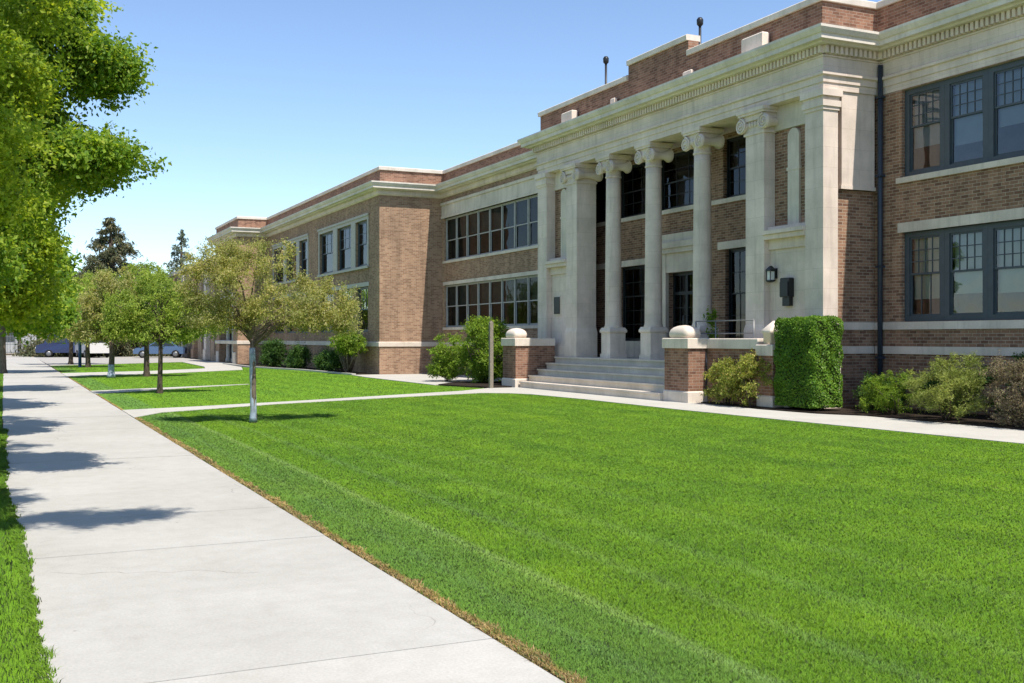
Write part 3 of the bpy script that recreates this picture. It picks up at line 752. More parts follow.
lawnC = [(2.54,37.32),(4.3,38.32),(6.2,39.32),(8.15,40.36),(14.19,45.02),(14.5,48.2),(14.1,56.0),(12.9,63.4),(12.59,64),(11.6,58.58),(7.1,54.18),(2.54,51.58)]
lawnD = [(2.54,56.55),(7.0,58.65),(10.15,62.0),(10.75,66.0),(11.4,79.3),(2.6,72.1)]
lawnL = [(-12,-6),(-.02,-6),(.21,3),(.12,9),(-.03,14),(-.03,50),(.0,70),(.2,91.9),(-12,91.9)]
lawns = [lawnA, lawnB, lawnC, lawnD, lawnL]

def lawn_col(nt, g, col):
    """mown lawn colouring: wheel line near the walk, faint mowing bands, drier rim along the concrete"""
    pos = g.outputs['Position']; sp = N(nt, 'ShaderNodeSeparateXYZ'); nt.links.new(pos, sp.inputs[0]); x, y = sp.outputs[0], sp.outputs[1]
    wob = mth(nt, 'MULTIPLY', mth(nt, 'SUBTRACT', noise(nt, pos, .2, 1), .5), .16)
    xw = mth(nt, 'ADD', x, wob)
    line = mth(nt, 'SUBTRACT', 1, mth(nt, 'MINIMUM', mth(nt, 'DIVIDE', mth(nt, 'ABSOLUTE', mth(nt, 'SUBTRACT', xw, 3.44)), .1), 1))
    inlawn = mth(nt, 'LESS_THAN', y, 26)
    col = mixc(nt, mth(nt, 'MULTIPLY', mth(nt, 'MULTIPLY', line, inlawn), .55), col, (.25,.37,.14))
    band = mth(nt, 'SINE', mth(nt, 'MULTIPLY', xw, 5.6))
    col = mixc(nt, 1, col, ramp(nt, mth(nt, 'MULTIPLY_ADD', band, .5, .5), [(.3,(.94,.955,.96)),(.7,(1.06,1.045,1.02))]), 'MULTIPLY')
    for xc, wd, st in ((2.95, .09, .22), (4.15, .12, .24), (4.95, .14, .16), (6.0, .16, .12)):
        ln = mth(nt, 'SUBTRACT', 1, mth(nt, 'MINIMUM', mth(nt, 'DIVIDE', mth(nt, 'ABSOLUTE', mth(nt, 'SUBTRACT', xw, xc)), wd), 1))
        col = mixc(nt, mth(nt, 'MULTIPLY', mth(nt, 'MULTIPLY', ln, inlawn), st), col, (.24,.36,.14))
    near = mth(nt, 'MULTIPLY', mth(nt, 'LESS_THAN', xw, 3.38), mth(nt, 'GREATER_THAN', x, 2.0))
    col = mixc(nt, mth(nt, 'MULTIPLY', near, .34), col, (.145,.26,.085))
    patch = noise(nt, scalev(nt, pos, (1,.45,1)), .55, 4, .6)
    col = mixc(nt, 1, col, ramp(nt, patch, [(.3,(.9,.93,1.08)),(.5,(1,1,1)),(.7,(1.12,1.06,.94))]), 'MULTIPLY')
    strk = noise(nt, scalev(nt, pos, (2.6,.16,1)), 1.0, 4, .6)
    col = mixc(nt, 1, col, ramp(nt, strk, [(.3,(.93,.955,1.0)),(.5,(1,1,1)),(.7,(1.08,1.05,1.01))]), 'MULTIPLY')
    # dry rim next to the sidewalk
    edge = mth(nt, 'SUBTRACT', 1, mth(nt, 'MINIMUM', mth(nt, 'DIVIDE', mth(nt, 'ABSOLUTE', mth(nt, 'SUBTRACT', x, 2.52)), .09), 1))
    n = noise(nt, pos, 6, 4)
    dry = mth(nt, 'MINIMUM', mth(nt, 'MULTIPLY', mth(nt, 'MULTIPLY', edge, ramp(nt, n, [(.3,(.5,)*3),(.6,(2,)*3)])), 1.3), 1)
    col = mixc(nt, dry, col, (.34,.22,.08))
    return col
M['grass'] = leaf_mat('grass_blades', [(0,(.118,.25,.017)),(.5,(.142,.288,.020)),(.88,(.16,.305,.026)),(1,(.21,.33,.06))], trans=.32, tcol=(1.25,1.15,.5), up=.92, extra=lawn_col, rough=.55)
def turf_mat():
    m, nt, out = mat('turf')
    g = N(nt, 'ShaderNodeNewGeometry'); pos = g.outputs['Position']
    n2 = noise(nt, pos, 35, 4, .7); n3 = noise(nt, pos, 4, 4)
    col = ramp(nt, n2, [(.3,(.115,.232,.016)),(.55,(.13,.26,.018)),(.75,(.145,.28,.021))])
    col = mixc(nt, 1, col, ramp(nt, n3, [(.3,(.85,.88,.9)),(.7,(1.12,1.1,1))]), 'MULTIPLY')
    col = lawn_col(nt, g, col)
    bsdf(nt, out, col, .9, .1, bump=n2, bstr=.6, bdist=.03); return m
M['turf'] = turf_mat()
sheet('lawn', lawns, -.2, -.014, M['turf'])

def inside(px, py, poly):
    c = np.zeros(px.shape, bool); n = len(poly)
    for i in range(n):
        x0, y0 = poly[i]; x1, y1 = poly[(i+1) % n]
        if y0 == y1: continue
        t = ((y0 > py) != (y1 > py)) & (px < (x1-x0)*(py-y0)/(y1-y0)+x0); c ^= t
    return c
def grass(name, polys, seed, n_try, dmin, dmax, hgt, lean=1.0, ang=(-28, 60)):
    r = np.random.default_rng(seed)
    # rings round the viewer's end of the lawn: density falls with distance, blades widen to keep cover
    u = r.random(n_try); p = .42
    d = (dmin**p + u*(dmax**p-dmin**p))**(1/p)
    a = np.radians(25.2) + np.radians(r.uniform(ang[0]-4, ang[1]-25.2+4, n_try))
    x, y = d*np.sin(a), d*np.cos(a)
    k = np.zeros(n_try, bool)
    for q in polys: k |= inside(x, y, q)
    x, y, d = x[k], y[k], d[k]; n = len(x)
    h = hgt*r.uniform(.7, 1.2, n)*np.clip(1.12-.028*(d-4), .55, 1.12); w = np.maximum(.0026, d*.00044)*r.uniform(.7, 1.3, n)
    yaw = r.uniform(0, 2*np.pi, n); ln = r.uniform(.15, .95, n)*h*lean
    ld = r.uniform(0, 2*np.pi, n)
    dirx, diry = np.cos(yaw)*w, np.sin(yaw)*w
    z0 = np.full(n, -.016)
    V = np.empty((n, 5, 3))
    V[:,0] = np.stack([x-dirx, y-diry, z0], 1); V[:,1] = np.stack([x+dirx, y+diry, z0], 1)
    mx, my = x+np.cos(ld)*ln*.35, y+np.sin(ld)*ln*.35; mz = z0+h*.62
    V[:,2] = np.stack([mx+dirx*.75, my+diry*.75, mz], 1); V[:,3] = np.stack([mx-dirx*.75, my-diry*.75, mz], 1)
    V[:,4] = np.stack([x+np.cos(ld)*ln, y+np.sin(ld)*ln, z0+h], 1)
    base = np.arange(n)[:,None]*5
    F = np.concatenate([base+np.array([[0,1,2]]), base+np.array([[0,2,3]]), base+np.array([[3,2,4]])], 1).reshape(-1,3)
    me = mesh_arrays(name, V.reshape(-1,3), F, M['grass'])
    return me
o = link('lawn_grass', grass('lawn_grass', [lawnA], 11, 1650000, 4.2, 36, .028, 1.5, ang=(-28, 86))); tag(o, 'short mown bright green grass covering the large front lawn', 'grass', kind='stuff')
o = link('far_lawn_grass', grass('far_lawn_grass', [lawnB, lawnC, lawnD], 12, 200000, 24, 80, .03, 1.3, ang=(-26, 34))); tag(o, 'mown green grass on the lawn strips beyond the slanting paths', 'grass', kind='stuff')
o = link('verge_grass', grass('verge_grass', [lawnL], 13, 260000, 4.2, 60, .045, ang=(-40, 8))); tag(o, 'longer green grass of the verge left of the sidewalk', 'grass', kind='stuff')
# longer fringe that hangs over the concrete edges
def fringe(name, pts, n, hgt, over, seed, m='grass', wid=.09):
    r = np.random.default_rng(seed); P = np.array(pts, float); seg = np.diff(P, axis=0); L = np.hypot(*seg.T); c = np.r_[0, np.cumsum(L)]
    s = r.random(n)**1.6*c[-1]; i = np.clip(np.searchsorted(c, s)-1, 0, len(L)-1); t = (s-c[i])/L[i]
    b = P[i]+seg[i]*t[:,None]; nrm = np.stack([-seg[i][:,1], seg[i][:,0]], 1)/L[i][:,None]
    clump = np.clip(.5+.35*np.sin(s*7.3)*np.sin(s*2.9+1)+.25*np.sin(s*19+2)+.2*np.sin(s*1.1), .02, 1)
    off = r.uniform(-wid, .012, n)*(.25+.75*clump*r.uniform(.5,1.2,n)); b = b+nrm*off[:,None]
    h = hgt*r.uniform(.5, 1.2, n)*(.6+.6*clump); w = np.maximum(.003, b[:,1]*.0006)*r.uniform(.7,1.2,n)
    yaw = r.uniform(0, 2*np.pi, n); dx, dy = np.cos(yaw)*w, np.sin(yaw)*w; lo = nrm*(over*r.uniform(-.3,1,n)*clump)[:,None]+r.normal(0,.012,(n,2))
    V = np.empty((n,5,3)); z = np.full(n,-.016)
    V[:,0] = np.stack([b[:,0]-dx,b[:,1]-dy,z],1); V[:,1] = np.stack([b[:,0]+dx,b[:,1]+dy,z],1)
    V[:,2] = np.stack([b[:,0]+lo[:,0]*.4+dx*.7,b[:,1]+lo[:,1]*.4+dy*.7,z+h*.7],1); V[:,3] = np.stack([b[:,0]+lo[:,0]*.4-dx*.7,b[:,1]+lo[:,1]*.4-dy*.7,z+h*.7],1)
    V[:,4] = np.stack([b[:,0]+lo[:,0],b[:,1]+lo[:,1],z+h*.95],1)
    base = np.arange(n)[:,None]*5
    F = np.concatenate([base+np.array([[0,1,2]]), base+np.array([[0,2,3]]), base+np.array([[3,2,4]])], 1).reshape(-1,3)
    return mesh_arrays(name, V.reshape(-1,3), F, M[m])
M['dry_grass'] = leaf_mat('dry_grass_blades', [(0,(.20,.13,.05)),(.4,(.36,.25,.10)),(.75,(.42,.30,.14)),(.85,(.12,.20,.03)),(1,(.08,.18,.02))], trans=.2, tcol=(1.1,1,.7), up=.5)
o = link('dry_edge_grass', fringe('dry_edge_grass', [(2.53,3.8),(2.53,24.0)], 22000, .035, .06, 5, 'dry_grass', .11)); tag(o, 'straw brown dry grass along the edge of the sidewalk', 'grass', kind='stuff')
o = link('verge_edge_grass', fringe('verge_edge_grass', [(-.02,22),(-.03,14),(.12,9),(.21,3)][::-1], 16000, .055, .09, 6)); o.location = (0,0,0); tag(o, 'tufts of long grass overhanging the left edge of the sidewalk', 'grass', kind='stuff')

# ------------------------------------------------------------------ foliage
def leaves(rng, blobs, n, size, aspect=.5, shell=.55, jitter=.6, upb=.35, droop=0, twigs=9, loose=.22):
    """leaf shaped faces set along short twigs that spray out of each clump (x,y,z,rx,ry,rz): ragged edges, gaps between"""
    B = np.array(blobs, float); vol = (B[:,3]*B[:,4]*B[:,5])**(2/3); pick = rng.choice(len(B), n, p=vol/vol.sum())
    td = rng.normal(size=(len(B), twigs, 3)) + np.array([0,0,.25]); td /= np.linalg.norm(td, axis=2)[:,:,None]; td *= rng.uniform(.7,1.45,(len(B),twigs,1))
    d = td[pick, rng.integers(twigs, size=n)]
    free = rng.random(n) < loose
    rd = rng.normal(size=(n,3)); rd /= np.linalg.norm(rd, axis=1)[:,None]
    d = np.where(free[:,None], rd, d)
    t_ = rng.random(n)**.75; t_ = np.where(free, rng.random(n)**.4, t_)
    off = d*t_[:,None] + rng.normal(size=(n,3))*(.10+.08*t_)[:,None]
    off[:,2] -= droop*.35*t_**2
    c = B[pick,:3] + off*B[pick,3:6]
    dn = d/np.maximum(np.linalg.norm(d, axis=1),1e-6)[:,None]
    nr = dn*.35 + rng.normal(size=(n,3))*jitter + np.array([0,0,upb]); nr /= np.linalg.norm(nr, axis=1)[:,None]
    t = rng.normal(size=(n,3))*.7 + dn*.6 + np.array([0,0,-droop]); t -= nr*(t*nr).sum(1)[:,None]; t /= np.linalg.norm(t, axis=1)[:,None]
    s = np.cross(nr, t); L = size*rng.uniform(.5,1.35,n)
    l, w = t*L[:,None]*.5, s*(L*aspect)[:,None]*.5
    V = np.stack([c-l, c+w-l*.1, c+l, c-w-l*.1], 1)
    V[:,1] += nr*(L*.1)[:,None]; V[:,3] += nr*(L*.1)[:,None]
    return V
def leaf_mesh(name, V, m):
    n = len(V); F = np.arange(n*4).reshape(n,4); return mesh_arrays(name, V.reshape(-1,3), F, m)
def cluster_blobs(rng, main, per, rsub):
    """break each main blob into many small clumps sitting round its surface: lumpy outline with gaps"""
    out = []
    for (x,y,z,rx,ry,rz) in main:
        for i in range(per):
            d = rng.normal(size=3); d /= np.linalg.norm(d); k = rng.uniform(.55, 1.0)
            r = rsub*rng.uniform(.6, 1.25)
            out.append((x+d[0]*rx*k, y+d[1]*ry*k, z+d[2]*rz*k, r*rng.uniform(.9,1.35), r*rng.uniform(.9,1.35), r*rng.uniform(.7,1.15)))
    return out
M['bark'] = bark_mat('grey_brown_bark', (.16,.125,.095)); M['bark_dark'] = bark_mat('dark_bark', (.085,.065,.05))
M['bark_pale'] = plain_mat('whitewashed_trunk', (.25,.30,.37), .8, .2, var=.35, sc=9)
M['leaf_big'] = leaf_mat('maple_leaves', [(0,(.085,.18,.02)),(.45,(.17,.30,.034)),(.8,(.26,.38,.05)),(1,(.38,.46,.08))], trans=.55, up=.3)
M['leaf_yel'] = leaf_mat('yellow_green_leaves', [(0,(.16,.27,.02)),(.5,(.28,.39,.034)),(1,(.42,.50,.07))], trans=.55, up=.3)
M['leaf_olive'] = leaf_mat('olive_leaves', [(0,(.19,.23,.05)),(.4,(.31,.335,.10)),(.7,(.40,.39,.15)),(1,(.50,.44,.25))], trans=.5, tcol=(1.3,1.25,.6), up=.35)
M['leaf_mid'] = leaf_mat('mid_green_leaves', [(0,(.15,.24,.03)),(.5,(.27,.37,.06)),(1,(.40,.46,.11))], trans=.5, tcol=(1.3,1.25,.6), up=.35)
M['needle'] = leaf_mat('dark_needles', [(0,(.055,.07,.036)),(.6,(.105,.118,.062)),(1,(.19,.165,.10))], trans=.2, up=.2)
M['needle_blue'] = leaf_mat('blue_green_needles', [(0,(.09,.125,.085)),(1,(.19,.23,.17))], trans=.15)
M['leaf_hedge'] = leaf_mat('hedge_leaves', [(0,(.05,.13,.01)),(.5,(.10,.22,.016)),(1,(.19,.31,.035))], trans=.3, up=.2)
M['leaf_bush'] = leaf_mat('bush_leaves', [(0,(.08,.16,.012)),(.5,(.16,.27,.022)),(1,(.28,.37,.05))], trans=.36, up=.2)
M['leaf_dark'] = leaf_mat('dark_bush_leaves', [(0,(.03,.075,.014)),(.6,(.055,.125,.024)),(1,(.10,.18,.036))], trans=.25)
M['leaf_gold'] = leaf_mat('gold_tipped_leaves', [(0,(.14,.19,.025)),(.5,(.28,.33,.055)),(.8,(.42,.43,.11)),(1,(.50,.38,.18))], trans=.33)
M['leaf_juni'] = leaf_mat('pale_juniper', [(0,(.12,.17,.03)),(.5,(.24,.30,.065)),(1,(.40,.43,.15))], trans=.25)
M['leaf_brown'] = leaf_mat('bronze_leaves', [(0,(.14,.11,.075)),(.5,(.24,.185,.125)),(.85,(.30,.25,.14)),(1,(.22,.25,.08))], trans=.22, tcol=(1.1,1,.8))

def limbs(mb, base, fork, blobs, r0, rng, n=8, k=None):
    """tapered trunk to the fork, limbs out to the crown blobs"""
    b = Vector(base); f = Vector(fork); mid = b.lerp(f, .5)+Vector((rng.uniform(-.04,.04), rng.uniform(-.04,.04), 0))
    mb.tube([b-Vector((0,0,.25)), b+Vector((0,0,.02)), b+Vector((0,0,.22)), mid, f], [r0*1.5, r0*1.45, r0*1.08, r0*.92, r0*.8], n)
    for q in blobs[:k]:
        e = Vector(q[:3]); s = f.lerp(b, rng.uniform(0,.15)); m = s.lerp(e, .45)+Vector((rng.uniform(-.1,.1), rng.uniform(-.1,.1), .12*(e-s).length))
        rr = r0*rng.uniform(.35,.55); mb.tube([s, m, e], [rr, rr*.65, rr*.2], 6)
def tree(name, loc, label, group, main, per, rsub, nleaf, size, lm, bm_, r0, fork, seed, aspect=.5, cat='tree', pale=None, jitter=.6, shell=.35, droop=.2):
    """main blobs are given relative to the base"""
    rng = np.random.default_rng(seed); t = thing(name, loc, label, cat, group)
    L = Vector(loc); ab = [(x+L.x, y+L.y, z+L.z, a, b, c) for x,y,z,a,b,c in main]
    sub = cluster_blobs(rng, ab, per, rsub)
    V = leaves(rng, sub, nleaf, size, aspect, shell, jitter, droop=droop)
    V = V[V[:,:,2].min(1) > L.z+.02]
    link('crown', leaf_mesh('crown', V, M[lm]), t)
    mb = MB(); limbs(mb, loc, L+Vector(fork), ab+sub[::max(1,len(sub)//14)], r0, rng)
    tr = mb.build('trunk', M[bm_], t)
    if pale:
        p = MB(); m_ = 9; f_ = min(.95, pale/fork[2]); b_ = Vector(loc); mid_ = b_.lerp(b_+Vector(fork), .5)
        ring = [b_+Vector((0,0,.01)), b_+Vector((0,0,.1)), b_+Vector((0,0,.22))]+[b_.lerp(b_+Vector(fork), f_*(k+2)/(m_+1)) for k in range(1, m_)]
        p.tube([q+Vector((rng.uniform(-.006,.006), rng.uniform(-.006,.006), 0)) for q in ring], [r0*1.6, r0*1.35, r0*1.16]+[r0*(1.14+rng.uniform(-.07,.07)) for k in range(1, m_)], 12)
        p.build('painted_trunk_guard', M['bark_pale'], t)
    return t
# tall street trees on the verge left of the sidewalk
big1 = [(.6,.2,4.4,1.0,1.6,.9),(1.3,-.3,5.6,1.25,1.5,1.0),(0,0,6.6,2.4,2.4,1.7),(-1.2,.5,5.2,1.6,2.0,1.3),(1.75,.5,3.75,.8,1.1,.6),(.9,1.2,7.8,1.5,1.5,1.1),(.2,-1.2,3.4,1.1,1.2,.9)]
G1 = 'leafy street trees along the left verge'
tree('street_tree', (-1.15, 13.6, 0), 'tall street tree whose branches reach farthest right over the sidewalk', G1,
     [(1.0,.0,6.0,.85,1.3,.7),(2.15,.3,4.95,.36,.6,.2),(2.1,0,3.78,.36,.6,.16),(.7,-.2,4.75,.8,1.5,.65),(1.0,.3,3.5,.7,1.2,.5),(0,0,6.9,1.8,2.2,1.2),(-.6,.3,5.0,1.5,1.8,1.3),(.7,.2,7.9,1.6,1.7,1.0),(1.5,.0,5.5,.5,.8,.35),(1.25,.3,4.35,.4,.9,.45),(.6,.3,2.75,.75,1.0,.5)],
     36, .28, 200000, .06, 'leaf_big', 'bark_dark', .12, (0,0,2.3), 21, aspect=.62)
tree('street_tree', (-1.75, 9.6, 0), 'yellow-green nearest street tree, mostly cut off by the left edge', G1,
     [(1.6,.2,4.2,.55,1.0,.8),(1.45,.3,3.1,.55,1.0,.5),(1.5,0,5.4,.7,1.2,.8),(-.6,0,4.0,1.6,1.7,1.2),(2.85,-2.2,6.3,.85,.28,.25),(1.3,-.8,6.9,1.4,1.4,1.0)],
     34, .25, 120000, .045, 'leaf_yel', 'bark', .16, (0,0,2.2), 22, aspect=.62)
tree('street_tree', (-1.3, 20.3, 0), 'second tall green street tree, its crown behind the farthest reaching one', G1,
     [(1.25,0,3.3,.85,1.6,.9),(1.7,0,4.7,1.1,1.8,.7),(1.3,.2,6.6,1.6,2.4,1.6),(-1,0,4.6,1.8,2,1.3),(1.3,.2,2.5,.7,1.2,.45)],
     32, .34, 90000, .08, 'leaf_yel', 'bark', .17, (0,0,2.2), 23, aspect=.62)
tree('street_tree', (-1.2, 28.5, 0), 'light green street tree whose low crown hangs over the far sidewalk', G1,
     [(1.3,0,3.4,1.0,2.0,1.0),(1.3,0,5.2,1.2,2.2,1.3),(0.5,0,6.6,1.6,2.4,1.6),(1.6,.2,2.6,.8,1.3,.5)],
     30, .4, 40000, .13, 'leaf_big', 'bark', .17, (0,0,2.2), 24, aspect=.62)
tree('street_tree', (-1.0, 38, 0), 'green street tree in the middle of the left row, lower and rounder than its neighbours', G1,
     [(1.3,0,3.6,1.3,2.2,1.2),(0.5,0,5.2,1.6,2.4,1.5),(1.9,.5,4.2,1.0,1.8,.9),(1.9,0,2.6,1.1,1.5,.5)], 28, .48, 24000, .18, 'leaf_big', 'bark', .17, (0,0,2.2), 25, aspect=.62)
tree('street_tree', (-.05, 57.5, 0), 'far street tree whose grey trunk stands on the left edge of the sidewalk', G1,
     [(.6,0,4.0,2.3,2.8,1.4),(-.4,0,5.6,2.2,2.4,1.5),(2.0,.5,3.4,1.4,1.8,.9)], 28, .6, 18000, .25, 'leaf_big', 'bark', .16, (0,0,2.5), 26, aspect=.62)
# small ornamental trees on the lawns
G2 = 'small ornamental trees on the school lawn'
tree('lawn_tree', (4.57, 22.0, 0), 'olive brown small tree with a pale painted trunk base, nearest on the lawn', G2,
     [(0,0,2.75,1.0,1.1,.75),(-.85,0,2.75,.75,.9,.6),(.85,.1,2.55,.8,.9,.55),(.1,.1,3.3,.9,.9,.42),(-.6,.1,3.2,.7,.8,.4),(1.6,.1,2.45,.62,.7,.5),(1.85,.1,2.15,.42,.5,.35),(-.95,0,2.25,.5,.6,.38),(.5,-.1,2.25,.8,.8,.32),(-.35,.2,2.2,.6,.7,.28),(1.1,0,2.1,.5,.6,.25)],
     30, .19, 62000, .048, 'leaf_olive', 'bark', .055, (-.02,.05,1.75), 31, aspect=.42, pale=1.5, shell=.2, droop=.5)
tree('lawn_tree', (4.37, 34.9, 0), 'small light green tree with a thin dark trunk, second along the lawn', G2,
     [(0,0,2.85,1.3,1.3,.85),(.95,.1,2.5,.8,.9,.6),(-.9,0,2.5,.85,.9,.65),(.05,.1,3.4,.8,.8,.5),(1.35,0,2.2,.55,.6,.45),(0,0,1.95,1.1,.9,.35),(-1.2,0,2.1,.6,.6,.4)], 34, .24, 30000, .08, 'leaf_mid', 'bark_dark', .075, (.03,0,1.8), 32, aspect=.42, shell=.2, droop=.5)
tree('lawn_tree', (5.75, 50.4, 0), 'small tree with a straight dark trunk standing right of the far path', G2,
     [(0,0,3.2,2.0,1.8,1.2),(1.3,0,2.8,1.2,1.2,.8),(-1.4,0,2.8,1.2,1.2,.8),(0,0,4.3,1.2,1.2,.7),(0,0,2.0,1.9,1.5,.5),(1.2,0,1.9,1.0,1.0,.4)], 32, .3, 20000, .115, 'leaf_mid', 'bark_dark', .12, (0,0,2.0), 33, aspect=.42, shell=.2, droop=.5)
tree('lawn_tree', (4.2, 49.6, 0), 'small olive tree with a pale boxed trunk base beside the sidewalk', G2,
     [(0,0,3.2,1.7,1.7,1.1),(-1.1,0,2.8,1.2,1.2,.8),(.5,0,4.0,1.3,1.2,.75),(-.3,0,2.0,1.5,1.3,.45)], 32, .3, 18000, .115, 'leaf_olive', 'bark_dark', .12, (0,0,2.0), 34, aspect=.42, pale=.55, shell=.2, droop=.5)
tree('lawn_tree', (4.45, 67.6, 0), 'small tree with a black trunk on the last lawn strip', G2,
     [(0,0,3.6,2.4,2.2,1.4),(-1.5,0,3.1,1.5,1.4,1.0),(1.5,0,3.0,1.5,1.4,1.0),(0,0,4.9,1.6,1.6,.9),(0,0,2.1,2.2,1.8,.6)], 30, .36, 14000, .16, 'leaf_mid', 'bark_dark', .13, (0,0,2.2), 35, aspect=.42, shell=.2, droop=.5)
tree('lawn_tree', (3.9, 75.0, 0), 'small brownish tree at the far end of the lawn, next to a blue post', G2,
     [(0,0,3.8,2.6,2.4,1.5),(-1.6,0,3.4,1.6,1.5,1.1),(1.2,0,4.6,1.6,1.5,1.0),(0,0,2.1,2.4,1.8,.6)], 30, .36, 14000, .17, 'leaf_olive', 'bark_dark', .13, (0,0,2.2), 36, aspect=.42, shell=.2, droop=.5)
po = MB(); po.lathe([(.09,0),(.09,1.9),(.06,1.98)], 4.05, 68.3, 10); po.box(3.96,4.14,68.2,68.4,-.1,.06)
tag(po.build('bollard', plain_mat('blue_post_paint', (.03,.07,.22), .5, .4)), 'blue post on the far lawn edge near the sidewalk', 'post')

def conifer(loc, h, r, n, lm, label, seed, cat='conifer', sizek=1.0):
    rng = np.random.default_rng(seed); t = thing('conifer', loc, label, cat); L = np.array(loc)
    V = []; tiers = int(h/.3); mb = MB()
    mb.tube([tuple(L+[0,0,-.3]), tuple(L+[0,0,h*.6]), tuple(L+[0,0,h*.99])], [r*.11, r*.06, .02], 8)
    blobs = []
    for i in range(tiers):
        f = i/tiers; z = h*(.10+.9*f); rr = r*(.04+.96*(1-f)**.9)*rng.uniform(.7,1.12)
        for k in range(max(3, int(9*(1-f)))):
            a = rng.uniform(0, 2*np.pi); q = rr*rng.uniform(.65,1.08)
            p1 = L+np.array([q*np.cos(a), q*np.sin(a), z-q*.18]); p0 = L+np.array([0,0,z])
            if k < 2 and f < .6: mb.tube([tuple(p0), tuple(p1)], [.05, .015], 5)
            for s in (.45,.75,1.0):
                c = p0+(p1-p0)*s; w = .2*r*(1-f*.8)*(.5+.5*s)*rng.uniform(.7,1.2); blobs.append((*c, w, w, w*.95))
    V = leaves(rng, blobs, n, np.float64(.5)*sizek, .22, .0, .8, .2, droop=.9)
    link('crown', leaf_mesh('crown', V, M[lm]), t); mb.build('trunk', M['bark_dark'], t)
conifer((9.3, 110, 0), 13.3, 7.0, 95000, 'needle', 'tall dark conifer rising behind the lawn trees', 41)
conifer((18.7, 130, 0), 14.4, 4.2, 22000, 'needle_blue', 'slender blue-green conifer top showing behind the low wing', 42)
G3 = 'distant broadleaf trees beyond the paved lot'
for i, (x, y, s, lm, lab) in enumerate(((1.5, 124, 1.0, 'leaf_mid', 'distant light green tree directly behind the end of the sidewalk'), (-5.5, 121, 1.1, 'leaf_big', 'distant dark green tree at the far left beyond the sidewalk'),
        (5.5, 128, .8, 'leaf_mid', 'distant pale green tree left of the tall conifer'), (11.8, 126, .95, 'leaf_mid', 'distant green tree right of the tall conifer'), (15.0, 131, .9, 'leaf_olive', 'distant olive tree in front of the slender conifer'))):
    tree('distant_tree', (x, y, 0), lab, G3, [(0,0,4.6*s,3.0*s,3*s,2.3*s),(-1.6*s,0,3.8*s,2*s,2*s,1.5*s),(1.6*s,0,4*s,2*s,2*s,1.5*s),(0,0,6.4*s,1.9*s,1.9*s,1.2*s)], 22, .8, 7000, .34, lm, 'bark_dark', .2, (0,0,2.0), 50+i, aspect=.5, shell=.2)

# ------------------------------------------------------------------ shrubs and hedge
def shrub(loc, label, main, per, rsub, n, size, lm, seed, group='shrubs in the beds along the school', stems=6, name='shrub', cat='shrub', aspect=.45, sr=.018, shell=.35, bark='bark_dark', droop=0, upb=.35, bare=None):
    rng = np.random.default_rng(seed); t = thing(name, loc, label, cat, group); L = Vector(loc)
    ab = [(x+L.x, y+L.y, z+L.z, a, b, c) for x,y,z,a,b,c in main]
    sub = cluster_blobs(rng, ab, per, rsub); V = leaves(rng, sub, n, size, aspect, shell, .6, upb, droop=droop)
    V = V[V[:,:,2].min(1) > .01]
    link('foliage', leaf_mesh('foliage', V, M[lm]), t)
    mb = MB()
    for i in range(stems):
        q = sub[int(rng.integers(len(sub)))]; e = Vector(q[:3]); s = L+Vector((rng.uniform(-.12,.12), rng.uniform(-.12,.12), -.05))
        m = s.lerp(e,.5)+Vector((rng.uniform(-.05,.05), rng.uniform(-.05,.05), .08)); mb.tube([s, m, e], [sr, sr*.8, sr*.4], 6)
    mb.build('stem', M[bark], t); return t
# clipped box hedge
def hedge(x0, x1, y0, y1, z0, z1, label):
    rng = np.random.default_rng(77); t = thing('hedge', ((x0+x1)/2, (y0+y1)/2, z0), label, 'hedge'); n = 42000
    ctr = np.array([(x0+x1)/2,(y0+y1)/2,(z0+z1)/2]); hs = np.array([(x1-x0)/2,(y1-y0)/2,(z1-z0)/2])
    A = np.array([hs[1]*hs[2], hs[0]*hs[2], hs[0]*hs[1]]); ax = rng.choice(3, n, p=A/A.sum()); sg = rng.choice([-1.,1.], n); ii = np.arange(n)
    p = rng.uniform(-1,1,(n,3)); p[ii,ax] = sg
    # rounded corners and a little swelling
    q = p*hs; k = .16; inner = np.clip(q, -(hs-k), hs-k); dv = q-inner; ln = np.linalg.norm(dv, axis=1); nn = dv/np.maximum(ln,1e-6)[:,None]
    surf = inner + nn*k
    bump = .02*np.sin(surf[:,1]*4.3+.5)*np.sin(surf[:,2]*3.1+2)+.018*np.sin(surf[:,1]*9+1)*np.sin(surf[:,2]*8)+.02*np.sin(surf[:,0]*14+surf[:,2]*11)
    depth = -np.abs(rng.normal(0,.035,n))+bump+np.where(rng.random(n)<.02,.03,0)
    c = ctr+surf+nn*depth[:,None]
    nr = nn*.7+rng.normal(size=(n,3))*.5+np.array([0,0,.25]); nr /= np.linalg.norm(nr,axis=1)[:,None]
    tt = rng.normal(size=(n,3)); tt -= nr*(tt*nr).sum(1)[:,None]; tt /= np.linalg.norm(tt,axis=1)[:,None]; s = np.cross(nr,tt); Ls = .046*rng.uniform(.6,1.3,n)
    l, w = tt*Ls[:,None]*.5, s*(Ls*.55)[:,None]*.5
    V = np.stack([c-l,c+w,c+l,c-w],1); V = V[V[:,:,2].min(1) > z0+.06]
    link('foliage', leaf_mesh('foliage', V, M['leaf_hedge']), t)
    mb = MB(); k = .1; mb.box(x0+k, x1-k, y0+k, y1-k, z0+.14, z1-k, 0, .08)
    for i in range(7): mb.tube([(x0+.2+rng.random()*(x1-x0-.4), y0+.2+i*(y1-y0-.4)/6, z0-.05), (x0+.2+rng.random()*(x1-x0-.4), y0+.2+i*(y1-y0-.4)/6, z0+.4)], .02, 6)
    mb.build('stem', M['stem_dark'], t)
